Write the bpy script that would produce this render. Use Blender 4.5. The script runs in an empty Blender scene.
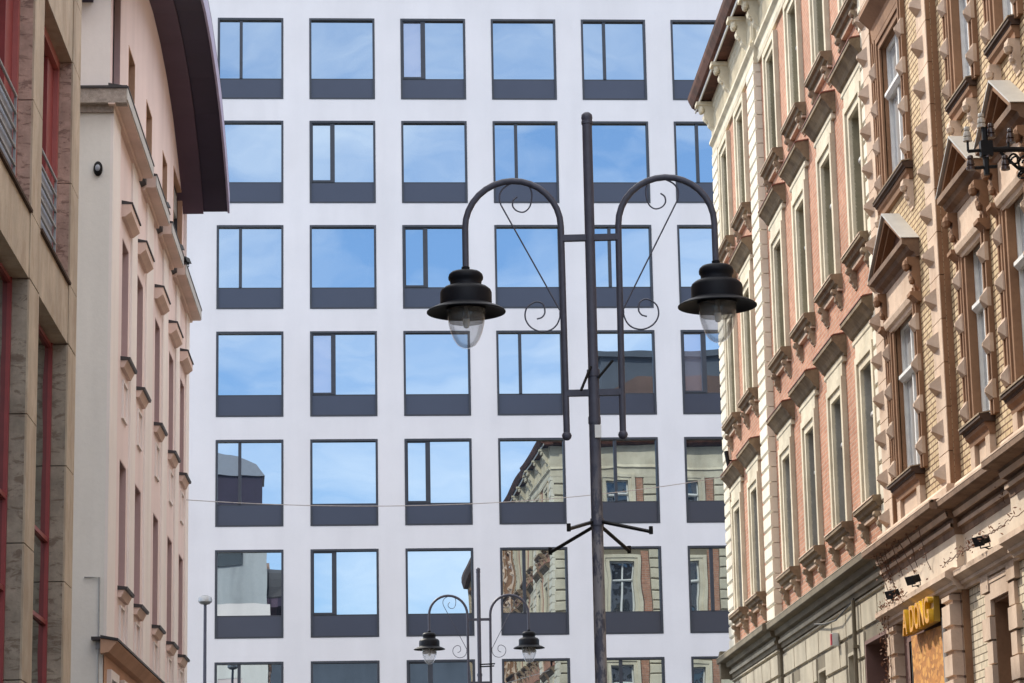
import bpy, bmesh, math, random
from mathutils import Vector, Matrix
random.seed(7)
R = math.radians
S = bpy.context.scene
C = S.collection

# ------------------------------------------------------------------ mesh kit
class MB:
    """collects shapes; facade convention: x = along the wall, y = into the wall, z = up"""
    def __init__(s): s.v = []; s.f = []
    def add(s, vs, fs):
        o = len(s.v); s.v += [tuple(p) for p in vs]; s.f += [tuple(i + o for i in f) for f in fs]
    def box(s, x0, x1, y0, y1, z0, z1):
        if x0 > x1: x0, x1 = x1, x0
        if y0 > y1: y0, y1 = y1, y0
        if z0 > z1: z0, z1 = z1, z0
        s.add([(x0,y0,z0),(x1,y0,z0),(x1,y1,z0),(x0,y1,z0),(x0,y0,z1),(x1,y0,z1),(x1,y1,z1),(x0,y1,z1)],
              [(3,2,1,0),(4,5,6,7),(0,1,5,4),(1,2,6,5),(2,3,7,6),(3,0,4,7)])
    def fb(s, u0, u1, p0, p1, z0, z1): s.box(u0, u1, -p0, -p1, z0, z1)
    def prism(s, pts, vec):
        n = len(pts); v = Vector(vec)
        s.add([tuple(p) for p in pts] + [tuple(Vector(p) + v) for p in pts],
              [tuple(range(n))[::-1], tuple(range(n, 2*n))] + [(i, (i+1) % n, n + (i+1) % n, n + i) for i in range(n)])
    def prof(s, pz, u0, u1):            # profile (projection, height) swept along the wall
        s.prism([(u0, -p, z) for p, z in pz], (u1-u0, 0, 0))
    def profz(s, up, z0, z1):           # plan outline (along, projection) swept upwards
        s.prism([(u, -p, z0) for u, p in up], (0, 0, z1-z0))
    def face(s, pts): s.add(pts, [tuple(range(len(pts)))])
    def tube(s, path, r, n=8, r1=None):
        P = [Vector(p) for p in path]; m = len(P); rings = []
        t = (P[1]-P[0]).normalized(); a = t.orthogonal().normalized()
        for i in range(m):
            d = (P[min(i+1, m-1)] - P[max(i-1, 0)]).normalized()
            a = (a - d*a.dot(d)).normalized(); b = d.cross(a)
            rr = r if r1 is None else r + (r1-r)*i/(m-1)
            rings.append([P[i] + (a*math.cos(k*2*math.pi/n) + b*math.sin(k*2*math.pi/n))*rr for k in range(n)])
        vs = [p for q in rings for p in q]; fs = []
        for i in range(m-1):
            for k in range(n): fs.append((i*n+k, i*n+(k+1) % n, (i+1)*n+(k+1) % n, (i+1)*n+k))
        fs += [tuple(range(n))[::-1], tuple(range((m-1)*n, m*n))]
        s.add(vs, fs)
    def lathe(s, pr, c=(0, 0, 0), n=32):
        vs = []; fs = []
        for r, z in pr:
            for k in range(n):
                a = 2*math.pi*k/n; vs.append((c[0]+max(r, .0008)*math.cos(a), c[1]+max(r, .0008)*math.sin(a), c[2]+z))
        for i in range(len(pr)-1):
            for k in range(n): fs.append((i*n+k, i*n+(k+1) % n, (i+1)*n+(k+1) % n, (i+1)*n+k))
        s.add(vs, fs)
    def ball(s, c, r, sx=1, sy=1, sz=1, n=10):
        vs = []; fs = []; m = n//2+1
        for i in range(m):
            t = math.pi*i/(m-1)
            for k in range(n):
                a = 2*math.pi*k/n
                vs.append((c[0]+sx*r*math.sin(t)*math.cos(a), c[1]+sy*r*math.sin(t)*math.sin(a), c[2]+sz*r*math.cos(t)))
        for i in range(m-1):
            for k in range(n): fs.append((i*n+k, (i+1)*n+k, (i+1)*n+(k+1) % n, i*n+(k+1) % n))
        s.add(vs, fs)
    def pyramid(s, u, z, w, h, p0, p1, top=.25):      # diamond-point stud on a wall
        a = [(u-w/2, -p0, z-h/2), (u+w/2, -p0, z-h/2), (u+w/2, -p0, z+h/2), (u-w/2, -p0, z+h/2)]
        b = [(u-w/2*top, -p1, z-h/2*top), (u+w/2*top, -p1, z-h/2*top), (u+w/2*top, -p1, z+h/2*top), (u-w/2*top, -p1, z+h/2*top)]
        s.add(a+b, [(0,1,5,4),(1,2,6,5),(2,3,7,6),(3,0,4,7),(4,5,6,7)])
    def mesh(s, name, recalc=True):
        me = bpy.data.meshes.new(name); me.from_pydata(s.v, [], s.f)
        bm = bmesh.new(); bm.from_mesh(me)
        if recalc: bmesh.ops.recalc_face_normals(bm, faces=bm.faces)
        bm.to_mesh(me); bm.free(); return me
def smooth(me, ang=40):
    for p in me.polygons: p.use_smooth = True
    try: me.set_sharp_from_angle(angle=R(ang))
    except Exception: pass

def obj(name, me, mat, parent=None, loc=(0, 0, 0), rz=0, sm=False, bev=0):
    if isinstance(me, MB): me = me.mesh(name)
    if sm: smooth(me)
    if mat and not me.materials: me.materials.append(mat)
    o = bpy.data.objects.new(name, me); C.objects.link(o)
    o.location = loc; o.rotation_euler = (0, 0, rz); o.parent = parent
    if bev:
        b = o.modifiers.new('bevel', 'BEVEL'); b.width = bev; b.segments = 2; b.limit_method = 'ANGLE'; b.angle_limit = R(50)
    return o
def thing(name, label, cat, loc=(0, 0, 0), rz=0, group=None):
    o = bpy.data.objects.new(name, None); C.objects.link(o); o.empty_display_size = .3
    o.location = loc; o.rotation_euler = (0, 0, rz); return tag(o, label, cat, group)
def tag(o, label, cat, group=None):
    o['label'] = label; o['category'] = cat
    if group: o['group'] = group
    return o
def dup(o, parent=None):
    c = o.copy(); C.objects.link(c); c.parent = parent
    for ch in [k for k in bpy.data.objects if k.parent == o]: dup(ch, c)
    return c

# ------------------------------------------------------------------ materials
def mat_new(name):
    m = bpy.data.materials.new(name); m.use_nodes = True; nt = m.node_tree; nt.nodes.clear()
    out = nt.nodes.new('ShaderNodeOutputMaterial'); return m, nt, out
def N(nt, t, **kw):
    n = nt.nodes.new(t)
    for k, v in kw.items():
        if k in n.inputs: n.inputs[k].default_value = v
        else: setattr(n, k, v)
    return n
def L(nt, a, b): nt.links.new(a, b)
def ramp(nt, fac, stops):
    r = nt.nodes.new('ShaderNodeValToRGB'); e = r.color_ramp.elements
    while len(e) < len(stops): e.new(.5)
    for i, (p, c) in enumerate(stops): e[i].position = p; e[i].color = (*c, 1) if len(c) == 3 else c
    L(nt, fac, r.inputs['Fac']); return r.outputs['Color']
def mix(nt, fac, a, b, mode='MIX'):
    m = nt.nodes.new('ShaderNodeMix'); m.data_type = 'RGBA'; m.blend_type = mode
    for s, v in ((m.inputs[0], fac), (m.inputs[6], a), (m.inputs[7], b)):
        if hasattr(v, 'links'): L(nt, v, s)
        elif isinstance(v, (int, float)): s.default_value = v
        else: s.default_value = (*v, 1)
    return m.outputs[2]
def sc(c, k): return tuple(min(1, x*k) for x in c)

def stone(name, col, rough=.85, var=.22, scale=1.2, streak=.25, bump=.25, fine=18, stain=None, stain_amt=.35, stain_scale=.8, st_lo=.48, st_hi=.68, st_aniso=1):
    """render / stone: blotches, fine grain, rain streaks and darker stains"""
    m, nt, out = mat_new(name)
    pos = nt.nodes.new('ShaderNodeNewGeometry').outputs['Position']
    n1 = N(nt, 'ShaderNodeTexNoise', Scale=scale, Detail=6, Roughness=.6); L(nt, pos, n1.inputs['Vector'])
    n2 = N(nt, 'ShaderNodeTexNoise', Scale=fine, Detail=4, Roughness=.65); L(nt, pos, n2.inputs['Vector'])
    mp = N(nt, 'ShaderNodeMapping'); mp.inputs['Scale'].default_value = (1.6, 1.6, .16); L(nt, pos, mp.inputs['Vector'])
    n3 = N(nt, 'ShaderNodeTexNoise', Scale=1., Detail=3, Roughness=.5); L(nt, mp.outputs[0], n3.inputs['Vector'])
    c = ramp(nt, n1.outputs['Fac'], [(.3, sc(col, 1-var)), (.7, sc(col, 1+var*.6))])
    c = mix(nt, 1, c, ramp(nt, n2.outputs['Fac'], [(.3, (1-var*.5,)*3), (.65, (1.0,)*3)]), 'MULTIPLY')
    st = ramp(nt, n3.outputs['Fac'], [(.35, (1-streak,)*3), (.6, (1.,)*3)])
    c = mix(nt, 1, c, st, 'MULTIPLY')
    if stain:
        n4 = N(nt, 'ShaderNodeTexNoise', Scale=stain_scale, Detail=8, Roughness=.7, Distortion=.6 if st_aniso != 1 else 0.)
        m4 = N(nt, 'ShaderNodeMapping'); m4.inputs['Scale'].default_value = (1, 1, st_aniso); m4.inputs['Rotation'].default_value = (0, .25 if st_aniso != 1 else 0, 0); L(nt, pos, m4.inputs['Vector']); L(nt, m4.outputs[0], n4.inputs['Vector'])
        f = ramp(nt, n4.outputs['Fac'], [(st_lo, (0, 0, 0)), (st_hi, (stain_amt,)*3)])
        c = mix(nt, f, c, stain)
    b = N(nt, 'ShaderNodeBsdfPrincipled', Roughness=rough); L(nt, c, b.inputs['Base Color'])
    b.inputs['Specular IOR Level'].default_value = .25
    bp = N(nt, 'ShaderNodeBump', Strength=bump, Distance=.02); L(nt, n2.outputs['Fac'], bp.inputs['Height']); L(nt, bp.outputs[0], b.inputs['Normal'])
    L(nt, b.outputs[0], out.inputs[0]); return m

def brick(name, c1, c2, mortar, bw=.25, rh=.075, ms=.009, var=.25, swap=False, bump=.6, stain=.3):
    m, nt, out = mat_new(name)
    tc = nt.nodes.new('ShaderNodeTexCoord'); sx = nt.nodes.new('ShaderNodeSeparateXYZ'); L(nt, tc.outputs['Object'], sx.inputs[0])
    cx = nt.nodes.new('ShaderNodeCombineXYZ'); L(nt, sx.outputs['X'], cx.inputs['X']); L(nt, sx.outputs['Z'], cx.inputs['Y'])
    br = N(nt, 'ShaderNodeTexBrick', Scale=1.); br.offset = .5
    br.inputs['Color1'].default_value = (*c1, 1); br.inputs['Color2'].default_value = (*c2, 1); br.inputs['Mortar'].default_value = (*mortar, 1)
    br.inputs['Mortar Size'].default_value = ms; br.inputs['Mortar Smooth'].default_value = .3; br.inputs['Brick Width'].default_value = bw; br.inputs['Row Height'].default_value = rh
    L(nt, cx.outputs[0], br.inputs['Vector'])
    pos = nt.nodes.new('ShaderNodeNewGeometry').outputs['Position']
    n1 = N(nt, 'ShaderNodeTexNoise', Scale=.9, Detail=6, Roughness=.65); L(nt, pos, n1.inputs['Vector'])
    n2 = N(nt, 'ShaderNodeTexNoise', Scale=9., Detail=4, Roughness=.6); L(nt, pos, n2.inputs['Vector'])
    c = mix(nt, 1, br.outputs['Color'], ramp(nt, n1.outputs['Fac'], [(.3, (1-stain,)*3), (.65, (1.,)*3)]), 'MULTIPLY')
    c = mix(nt, 1, c, ramp(nt, n2.outputs['Fac'], [(.3, (1-var,)*3), (.7, (1.,)*3)]), 'MULTIPLY')
    b = N(nt, 'ShaderNodeBsdfPrincipled', Roughness=.9); b.inputs['Specular IOR Level'].default_value = .2; L(nt, c, b.inputs['Base Color'])
    inv = N(nt, 'ShaderNodeMath', operation='SUBTRACT'); inv.inputs[0].default_value = 1; L(nt, br.outputs['Fac'], inv.inputs[1])
    bp = N(nt, 'ShaderNodeBump', Strength=bump, Distance=.012); L(nt, inv.outputs[0], bp.inputs['Height']); L(nt, bp.outputs[0], b.inputs['Normal'])
    L(nt, b.outputs[0], out.inputs[0]); return m

def paint(name, col, rough=.45, metal=0., var=.15, scale=6, bump=.05, spec=.5, wear=None, wear_amt=.5):
    m, nt, out = mat_new(name)
    pos = nt.nodes.new('ShaderNodeNewGeometry').outputs['Position']
    n1 = N(nt, 'ShaderNodeTexNoise', Scale=scale, Detail=5, Roughness=.6); L(nt, pos, n1.inputs['Vector'])
    c = ramp(nt, n1.outputs['Fac'], [(.3, sc(col, 1-var)), (.7, sc(col, 1+var))])
    if wear:
        mp = N(nt, 'ShaderNodeMapping'); mp.inputs['Scale'].default_value = (14, 14, 5.); L(nt, pos, mp.inputs['Vector'])
        n2 = N(nt, 'ShaderNodeTexNoise', Scale=1., Detail=7, Roughness=.7); L(nt, mp.outputs[0], n2.inputs['Vector'])
        sz = nt.nodes.new('ShaderNodeSeparateXYZ'); L(nt, pos, sz.inputs[0])
        mr = N(nt, 'ShaderNodeMapRange'); L(nt, sz.outputs['Z'], mr.inputs[0])
        for i, v in ((1, 5.4), (2, 4.6), (3, 0.), (4, 1.)): mr.inputs[i].default_value = v
        f = ramp(nt, n2.outputs['Fac'], [(.46, (0, 0, 0)), (.54, (wear_amt,)*3)])
        f2 = mix(nt, 1, f, mr.outputs[0], 'MULTIPLY')
        c = mix(nt, f2, c, wear)
    b = N(nt, 'ShaderNodeBsdfPrincipled', Roughness=rough, Metallic=metal); b.inputs['Specular IOR Level'].default_value = spec
    L(nt, c, b.inputs['Base Color'])
    bp = N(nt, 'ShaderNodeBump', Strength=bump, Distance=.01); L(nt, n1.outputs['Fac'], bp.inputs['Height']); L(nt, bp.outputs[0], b.inputs['Normal'])
    L(nt, b.outputs[0], out.inputs[0]); return m

def coated_glass(name, tint, inner, refl, wob=.02, wscale=.7):
    """window pane: a clear reflection over a dim room"""
    m, nt, out = mat_new(name)
    pos = nt.nodes.new('ShaderNodeNewGeometry').outputs['Position']
    n = N(nt, 'ShaderNodeTexNoise', Scale=wscale, Detail=1.5, Roughness=.4); L(nt, pos, n.inputs['Vector'])
    bp = N(nt, 'ShaderNodeBump', Strength=1., Distance=wob); L(nt, n.outputs['Fac'], bp.inputs['Height'])
    g = N(nt, 'ShaderNodeBsdfGlossy', Roughness=.0); g.inputs['Color'].default_value = (*tint, 1); L(nt, bp.outputs[0], g.inputs['Normal'])
    d = N(nt, 'ShaderNodeBsdfDiffuse'); d.inputs['Color'].default_value = (*inner, 1)
    fr = N(nt, 'ShaderNodeLayerWeight', Blend=.25); L(nt, bp.outputs[0], fr.inputs['Normal'])
    mr = N(nt, 'ShaderNodeMapRange'); L(nt, fr.outputs['Fresnel'], mr.inputs[0])
    for i, v in ((1, 0.), (2, 1.), (3, refl), (4, 1.)): mr.inputs[i].default_value = v
    ms = nt.nodes.new('ShaderNodeMixShader'); L(nt, mr.outputs[0], ms.inputs[0]); L(nt, d.outputs[0], ms.inputs[1]); L(nt, g.outputs[0], ms.inputs[2])
    L(nt, ms.outputs[0], out.inputs[0]); return m

def clear_glass(name):
    m, nt, out = mat_new(name)
    g = N(nt, 'ShaderNodeBsdfGlossy', Roughness=.03); g.inputs['Color'].default_value = (1, 1, 1, 1)
    t = N(nt, 'ShaderNodeBsdfTransparent'); t.inputs['Color'].default_value = (.93, .94, .95, 1)
    d = N(nt, 'ShaderNodeBsdfTranslucent'); d.inputs['Color'].default_value = (.85, .86, .88, 1)
    df = N(nt, 'ShaderNodeBsdfDiffuse'); df.inputs['Color'].default_value = (.8, .81, .84, 1)
    lw = N(nt, 'ShaderNodeLayerWeight', Blend=.22)
    pos = nt.nodes.new('ShaderNodeNewGeometry').outputs['Position']
    n = N(nt, 'ShaderNodeTexNoise', Scale=7., Detail=2); L(nt, pos, n.inputs['Vector'])
    mz = ramp(nt, n.outputs['Fac'], [(.35, (.12,)*3), (.7, (.28,)*3)])
    m0 = nt.nodes.new('ShaderNodeMixShader'); m0.inputs[0].default_value = .5; L(nt, d.outputs[0], m0.inputs[1]); L(nt, df.outputs[0], m0.inputs[2])
    m1 = nt.nodes.new('ShaderNodeMixShader'); L(nt, mz, m1.inputs[0]); L(nt, t.outputs[0], m1.inputs[1]); L(nt, m0.outputs[0], m1.inputs[2])
    mn = N(nt, 'ShaderNodeMath', operation='MINIMUM'); L(nt, lw.outputs['Fresnel'], mn.inputs[0]); mn.inputs[1].default_value = .38
    m2 = nt.nodes.new('ShaderNodeMixShader'); L(nt, mn.outputs[0], m2.inputs[0]); L(nt, m1.outputs[0], m2.inputs[1]); L(nt, g.outputs[0], m2.inputs[2])
    L(nt, m2.outputs[0], out.inputs[0]); return m

def smoky(name):
    m, nt, out = mat_new(name)
    t = N(nt, 'ShaderNodeBsdfTransparent'); t.inputs['Color'].default_value = (.62, .60, .57, 1)
    d = N(nt, 'ShaderNodeBsdfDiffuse'); d.inputs['Color'].default_value = (.10, .09, .08, 1)
    ms = nt.nodes.new('ShaderNodeMixShader'); ms.inputs[0].default_value = .45; L(nt, t.outputs[0], ms.inputs[1]); L(nt, d.outputs[0], ms.inputs[2]); L(nt, ms.outputs[0], out.inputs[0]); return m
def osb(name):
    m, nt, out = mat_new(name)
    tc = nt.nodes.new('ShaderNodeTexCoord')
    v = N(nt, 'ShaderNodeTexVoronoi', Scale=11.); mp = N(nt, 'ShaderNodeMapping'); mp.inputs['Scale'].default_value = (.8, 1, 1.6); mp.inputs['Rotation'].default_value = (0, .5, 0)
    L(nt, tc.outputs['Object'], mp.inputs['Vector']); L(nt, mp.outputs[0], v.inputs['Vector'])
    c = ramp(nt, v.outputs['Color'], [(.15, (.34, .13, .02)), (.55, (.52, .205, .03)), (.9, (.72, .37, .08))])
    b = N(nt, 'ShaderNodeBsdfPrincipled', Roughness=.8); L(nt, c, b.inputs['Base Color']); L(nt, b.outputs[0], out.inputs[0]); return m

M = {}
M['plaster'] = stone('white_plaster', (.72, .70, .72), .8, .045, .5, .04, .1, 30)
M['dkframe'] = paint('anthracite_frame', (.026, .03, .042), .45)
M['spandrel'] = paint('anthracite_panel', (.05, .056, .08), .3, .3, var=.05, scale=.7, bump=.0)
M['oglass'] = coated_glass('office_glass', (.80, .92, 1.0), (.018, .025, .036), .43, .005, .5)
M['oglass2'] = coated_glass('sash_glass', (.84, .90, 1.0), (.15, .145, .18), .36, .0045, .5)
M['brick'] = brick('red_brick', (.62, .315, .20), (.53, .235, .14), (.57, .42, .32), stain=.25, var=.3)
M['ybrick'] = brick('yellow_brick', (.78, .60, .38), (.66, .48, .28), (.20, .11, .06), .26, .082, .012, stain=.28, var=.3)
M['pbrick'] = brick('pale_brick', (.82, .70, .53), (.75, .63, .46), (.22, .17, .11), .30, .1, .009, stain=.15)
M['cream'] = stone('cream_stone', (.73, .65, .49), .85, .14, 1.3, .2, .25, stain=(.36, .28, .18), stain_amt=.4, stain_scale=1.5)
M['quoin'] = stone('pale_quoin_stone', (.80, .735, .60), .85, .1, 1.3, .15, .25, stain=(.40, .32, .22), stain_amt=.35)
M['hood'] = stone('weathered_shade_stone', (.27, .20, .125), .88, .25, 2., .2, .3, stain=(.09, .06, .04), stain_amt=.7, stain_scale=2.5, st_lo=.45, st_hi=.65)  # weathered stone, darkened further so the colour holds soffit shade
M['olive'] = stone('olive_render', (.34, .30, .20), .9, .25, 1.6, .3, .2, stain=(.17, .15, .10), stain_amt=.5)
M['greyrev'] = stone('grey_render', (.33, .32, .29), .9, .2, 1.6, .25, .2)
M['rust'] = stone('warm_grey_stone', (.50, .445, .34), .88, .15, 1., .22, .25, stain=(.22, .18, .13), stain_amt=.5)
M['ocorn'] = stone('grey_cornice_stone', (.24, .205, .145), .88, .22, 1.6, .25, .25, stain=(.10, .075, .05), stain_amt=.6, st_lo=.45, st_hi=.65)
M['sand'] = stone('pink_sandstone', (.70, .53, .40), .85, .14, 1.3, .15, .25, stain=(.34, .21, .13), stain_amt=.5, stain_scale=1.4, st_lo=.46, st_hi=.66)
M['sandb'] = stone('brown_sandstone', (.31, .17, .095), .88, .2, 1.5, .18, .25, stain=(.13, .06, .035), stain_amt=.5)  # weathered brown, deepened to hold the shade of returns and jambs
M['sandm'] = stone('shade_sandstone', (.27, .17, .11), .85, .25, 1.5, .2, .25, stain=(.10, .055, .035), stain_amt=.65, stain_scale=2., st_lo=.44, st_hi=.62)  # underside shade of cornice and pediments put into the colour
M['smoke'] = smoky('smoky_glass')
M['brk'] = stone('tan_carved_stone', (.42, .32, .22), .88, .2, 2., .2, .3, stain=(.15, .10, .06), stain_amt=.7, stain_scale=5, st_lo=.45, st_hi=.62)
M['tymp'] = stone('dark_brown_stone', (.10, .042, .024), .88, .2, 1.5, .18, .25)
M['fascia'] = stone('cream_render', (.80, .67, .53), .85, .1, .9, .16, .2, stain=(.48, .34, .23), stain_amt=.3)
M['grime'] = stone('dark_sill_stone', (.085, .05, .034), .85, .25, 2.5, .2, .25)
M['zinc'] = paint('zinc_sheet', (.50, .48, .44), .5, .3, var=.12, scale=3)
M['rustmetal'] = paint('red_brown_flashing', (.20, .065, .04), .7, var=.3)
M['eave'] = stone('dark_brown_timber', (.15, .062, .042), .8, .3, 2., .25, .2, stain=(.03, .015, .01), stain_amt=.7, stain_scale=1.6, st_lo=.42, st_hi=.6)
M['wsash'] = paint('white_sash', (.70, .69, .66), .55, var=.12)
M['oldglass'] = coated_glass('old_glass', (.8, .84, .88), (.035, .035, .035), .22, .03, 1.2)
M['curtain'] = coated_glass('curtained_glass', (.85, .88, .92), (.42, .42, .42), .22, .02, 1.2)
M['void'] = paint('dark_opening', (.03, .024, .02), .9)
M['pink'] = stone('pink_render', (.83, .695, .675), .88, .05, .7, .08, .12)
M['pinkd'] = stone('mauve_render', (.53, .365, .36), .88, .08, .9, .12, .12)
M['pcream'] = stone('cream_pink_render', (.85, .785, .755), .88, .05, .7, .08, .12)
M['pwhite'] = stone('off_white_render', (.83, .80, .755), .88, .07, .5, .12, .12)
M['pledge'] = stone('tan_ledge', (.74, .57, .50), .85, .1, 1., .1, .15)
M['porange'] = stone('orange_brown_render', (.56, .34, .235), .88, .12, 1., .12, .15)
M['dkmetal'] = paint('dark_flashing', (.035, .03, .032), .55)
M['purple'] = paint('dark_purple_soffit', (.030, .020, .046), .65, var=.12, scale=1.5)
M['purple2'] = paint('plum_brown_soffit', (.088, .054, .088), .65, var=.12, scale=1.5)
M['lilac'] = paint('lilac_fascia', (.36, .32, .48), .45, var=.08)
M['grave'] = stone('speckled_ledge', (.40, .34, .30), .85, .3, 20, .05, .3, 60)
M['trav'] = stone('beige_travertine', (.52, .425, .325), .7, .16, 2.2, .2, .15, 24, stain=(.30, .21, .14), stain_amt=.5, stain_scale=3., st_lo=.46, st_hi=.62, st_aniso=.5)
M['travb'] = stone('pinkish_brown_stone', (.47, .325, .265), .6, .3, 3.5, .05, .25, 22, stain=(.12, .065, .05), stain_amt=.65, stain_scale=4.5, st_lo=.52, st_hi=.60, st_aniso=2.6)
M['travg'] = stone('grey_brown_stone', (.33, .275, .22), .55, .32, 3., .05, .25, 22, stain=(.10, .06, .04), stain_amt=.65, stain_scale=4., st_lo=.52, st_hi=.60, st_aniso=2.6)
M['red'] = paint('brick_red_frame', (.24, .035, .035), .45, var=.1)
M['redl'] = paint('pale_red_frame', (.36, .10, .09), .45, var=.1)
M['steel'] = paint('grey_railing', (.36, .36, .36), .4, .5)
M['bpanel'] = paint('blue_grey_panel', (.28, .30, .35), .4, var=.05)
M['dkglass'] = coated_glass('green_grey_glass', (.6, .66, .66), (.03, .035, .035), .3, .02, 1.)
M['lamp'] = paint('lamp_black', (.007, .008, .012), .5, var=.2, spec=.14)
M['pole'] = paint('pole_grey_paint', (.062, .064, .090), .48, var=.15, scale=14, bump=.1, spec=.35, wear=(.30, .275, .27), wear_amt=.6)
M['globe'] = clear_glass('clear_lamp_glass')
M['bulb'] = paint('frosted_bulb', (.78, .78, .76), .4, var=.05)
M['black'] = paint('black_plastic', (.010, .010, .011), .5, spec=.15)
M['porcelain'] = paint('porcelain', (.42, .39, .34), .25, var=.1)
M['brownpor'] = paint('brown_glazed', (.05, .03, .025), .25, var=.2)
M['yellow'] = paint('yellow_letter', (.72, .42, .02), .5, var=.08)
M['yellowd'] = paint('ochre_box', (.34, .20, .012), .5, var=.12)
M['amber'] = paint('orange_letter_face', (.66, .30, .02), .5, var=.08)
M['osb'] = osb('osb_board')
M['maroon'] = stone('maroon_fascia', (.20, .115, .10), .85, .15, 2., .1, .1)
M['twig'] = paint('dry_twig', (.13, .07, .045), .9, var=.3)
M['leafr'] = paint('dry_leaf', (.20, .095, .055), .85, var=.5, scale=30)
M['alred'] = paint('alarm_red', (.42, .02, .03), .4)
M['white'] = paint('white_plastic', (.7, .7, .68), .45, var=.05)
M['asphalt'] = stone('asphalt', (.04, .04, .042), .9, .2, 2., 0, .4, 60)
M['paving'] = stone('granite_paving', (.13, .125, .115), .85, .15, 1., 0, .3, 30)
M['roof'] = stone('roof_sheet', (.16, .10, .08), .8, .2, 1., .1, .2)
M['shade'] = stone('pale_grey_render', (.50, .52, .53), .9, .12, .8, .2, .1, stain=(.2, .2, .2), stain_amt=.4)
M['dist'] = stone('distant_render', (.10, .115, .14), .9, .15, .4, .1, .1)
M['cable'] = paint('cable_black', (.02, .02, .02), .6)
M['cableg'] = paint('cable_grey', (.42, .41, .42), .6)

# ------------------------------------------------------------------ facades
class Fac:
    """one face of a building: origin, heading of its rotation; objects are laid out in wall coordinates"""
    def __init__(s, parent, ox, oy, rz):
        s.par, s.ox, s.oy, s.rz = parent, ox, oy, rz
    def put(s, name, me, mat, u=0, z=0, p=0, parent=None, **kw):
        if parent is not None: return obj(name, me, mat, parent, (u, -p, z), 0, **kw)
        c, n = math.cos(s.rz), math.sin(s.rz)
        b = s.par.location if s.par else Vector((0, 0, 0))
        x = s.ox + u*c + p*n; y = s.oy + u*n - p*c
        return obj(name, me, mat, s.par, (x-b.x, y-b.y, z-b.z), s.rz, **kw)

def wall_sheet(mb, u0, u1, z0, z1, p, holes):
    us = sorted({u0, u1} | {h for q in holes for h in q[:2] if u0 < h < u1}); zs = sorted({z0, z1} | {h for q in holes for h in q[2:] if z0 < h < z1})
    for a, b in zip(us, us[1:]):
        for c, d in zip(zs, zs[1:]):
            m, k = (a+b)/2, (c+d)/2
            if any(q[0] < m < q[1] and q[2] < k < q[3] for q in holes): continue
            mb.face([(a, -p, c), (b, -p, c), (b, -p, d), (a, -p, d)])
def rustic(mb, u0, u1, z0, z1, rh, bw, holes, p0, p1, gap=.025, ch=.02):
    k = 0; z = z0
    while z < z1-.05:
        zt = min(z+rh, z1); off = (bw/2 if k % 2 else 0) + u0
        iv = [(u0, u1)]
        for h in holes:
            if h[2] < zt-.02 and h[3] > z+.02:
                iv = [q for a, b in iv for q in ((a, min(b, h[0])), (max(a, h[1]), b)) if q[1]-q[0] > .04]
        for a, b in iv:
            cuts = [a] + [off+i*bw for i in range(-1, int((u1-u0)/bw)+2) if a+.12 < off+i*bw < b-.12] + [b]
            for c, d in zip(cuts, cuts[1:]):
                c2, d2, zb, zu = c+gap/2, d-gap/2, z+gap/2, zt-gap/2
                a4 = [(c2, -p0, zb), (d2, -p0, zb), (d2, -p0, zu), (c2, -p0, zu)]
                b4 = [(c2+ch, -p1, zb+ch), (d2-ch, -p1, zb+ch), (d2-ch, -p1, zu-ch), (c2+ch, -p1, zu-ch)]
                mb.add(a4+b4, [(0,1,5,4),(1,2,6,5),(2,3,7,6),(3,0,4,7),(4,5,6,7)])
        z = zt; k += 1
def bracket_prof(h, d):          # scroll console seen from the side: (projection, height), top at 0
    return [(0, 0), (d, 0), (d*1.02, -.12*h), (d*.86, -.22*h), (d*.62, -.27*h), (d*.60, -.38*h), (d*.72, -.46*h), (d*.66, -.58*h), (d*.42, -.68*h), (d*.36, -.8*h), (d*.12, -.92*h), (.02, -h), (0, -h)]

# ------------------------------------------------------------------ light, sky, camera
SUN_EL, SUN_AZ_N = R(40), R(53)          # azimuth measured from the street-facing normal (-x) towards +y
sd = Vector((-math.cos(SUN_AZ_N)*math.cos(SUN_EL), math.sin(SUN_AZ_N)*math.cos(SUN_EL), math.sin(SUN_EL)))
ld = bpy.data.lights.new('sun', 'SUN'); ld.energy = 5.0; ld.angle = R(.6); ld.color = (1, .93, .81)
lo = bpy.data.objects.new('sun', ld); C.objects.link(lo); lo.rotation_euler = (-sd).to_track_quat('-Z', 'Y').to_euler(); lo.location = (-30, 30, 60)
w = bpy.data.worlds.new('World'); S.world = w; w.use_nodes = True
nt = w.node_tree; nt.nodes.clear()
wo = nt.nodes.new('ShaderNodeOutputWorld'); bg = nt.nodes.new('ShaderNodeBackground'); bg.inputs['Strength'].default_value = .15
sky = nt.nodes.new('ShaderNodeTexSky'); sky.sky_type = 'NISHITA'; sky.sun_disc = False
sky.sun_elevation = SUN_EL; sky.sun_rotation = math.atan2(sd.x, sd.y); sky.air_density = 1.0; sky.dust_density = .6; sky.ozone_density = 2.5; sky.altitude = 200
tc = nt.nodes.new('ShaderNodeTexCoord')
mp = N(nt, 'ShaderNodeMapping'); mp.inputs['Scale'].default_value = (1, 1, 2.6); L(nt, tc.outputs['Generated'], mp.inputs['Vector'])
n1 = N(nt, 'ShaderNodeTexNoise', Scale=6.0, Detail=9, Roughness=.55, Distortion=.5); L(nt, mp.outputs[0], n1.inputs['Vector'])
sx = nt.nodes.new('ShaderNodeSeparateXYZ'); L(nt, tc.outputs['Generated'], sx.inputs[0])
up = N(nt, 'ShaderNodeMapRange'); L(nt, sx.outputs['Z'], up.inputs[0])          # unseen bright cloud added high up to lift ambient light, thin veils low down
for i, v in ((1, .30), (2, .62), (3, -.03), (4, .28)): up.inputs[i].default_value = v
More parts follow.
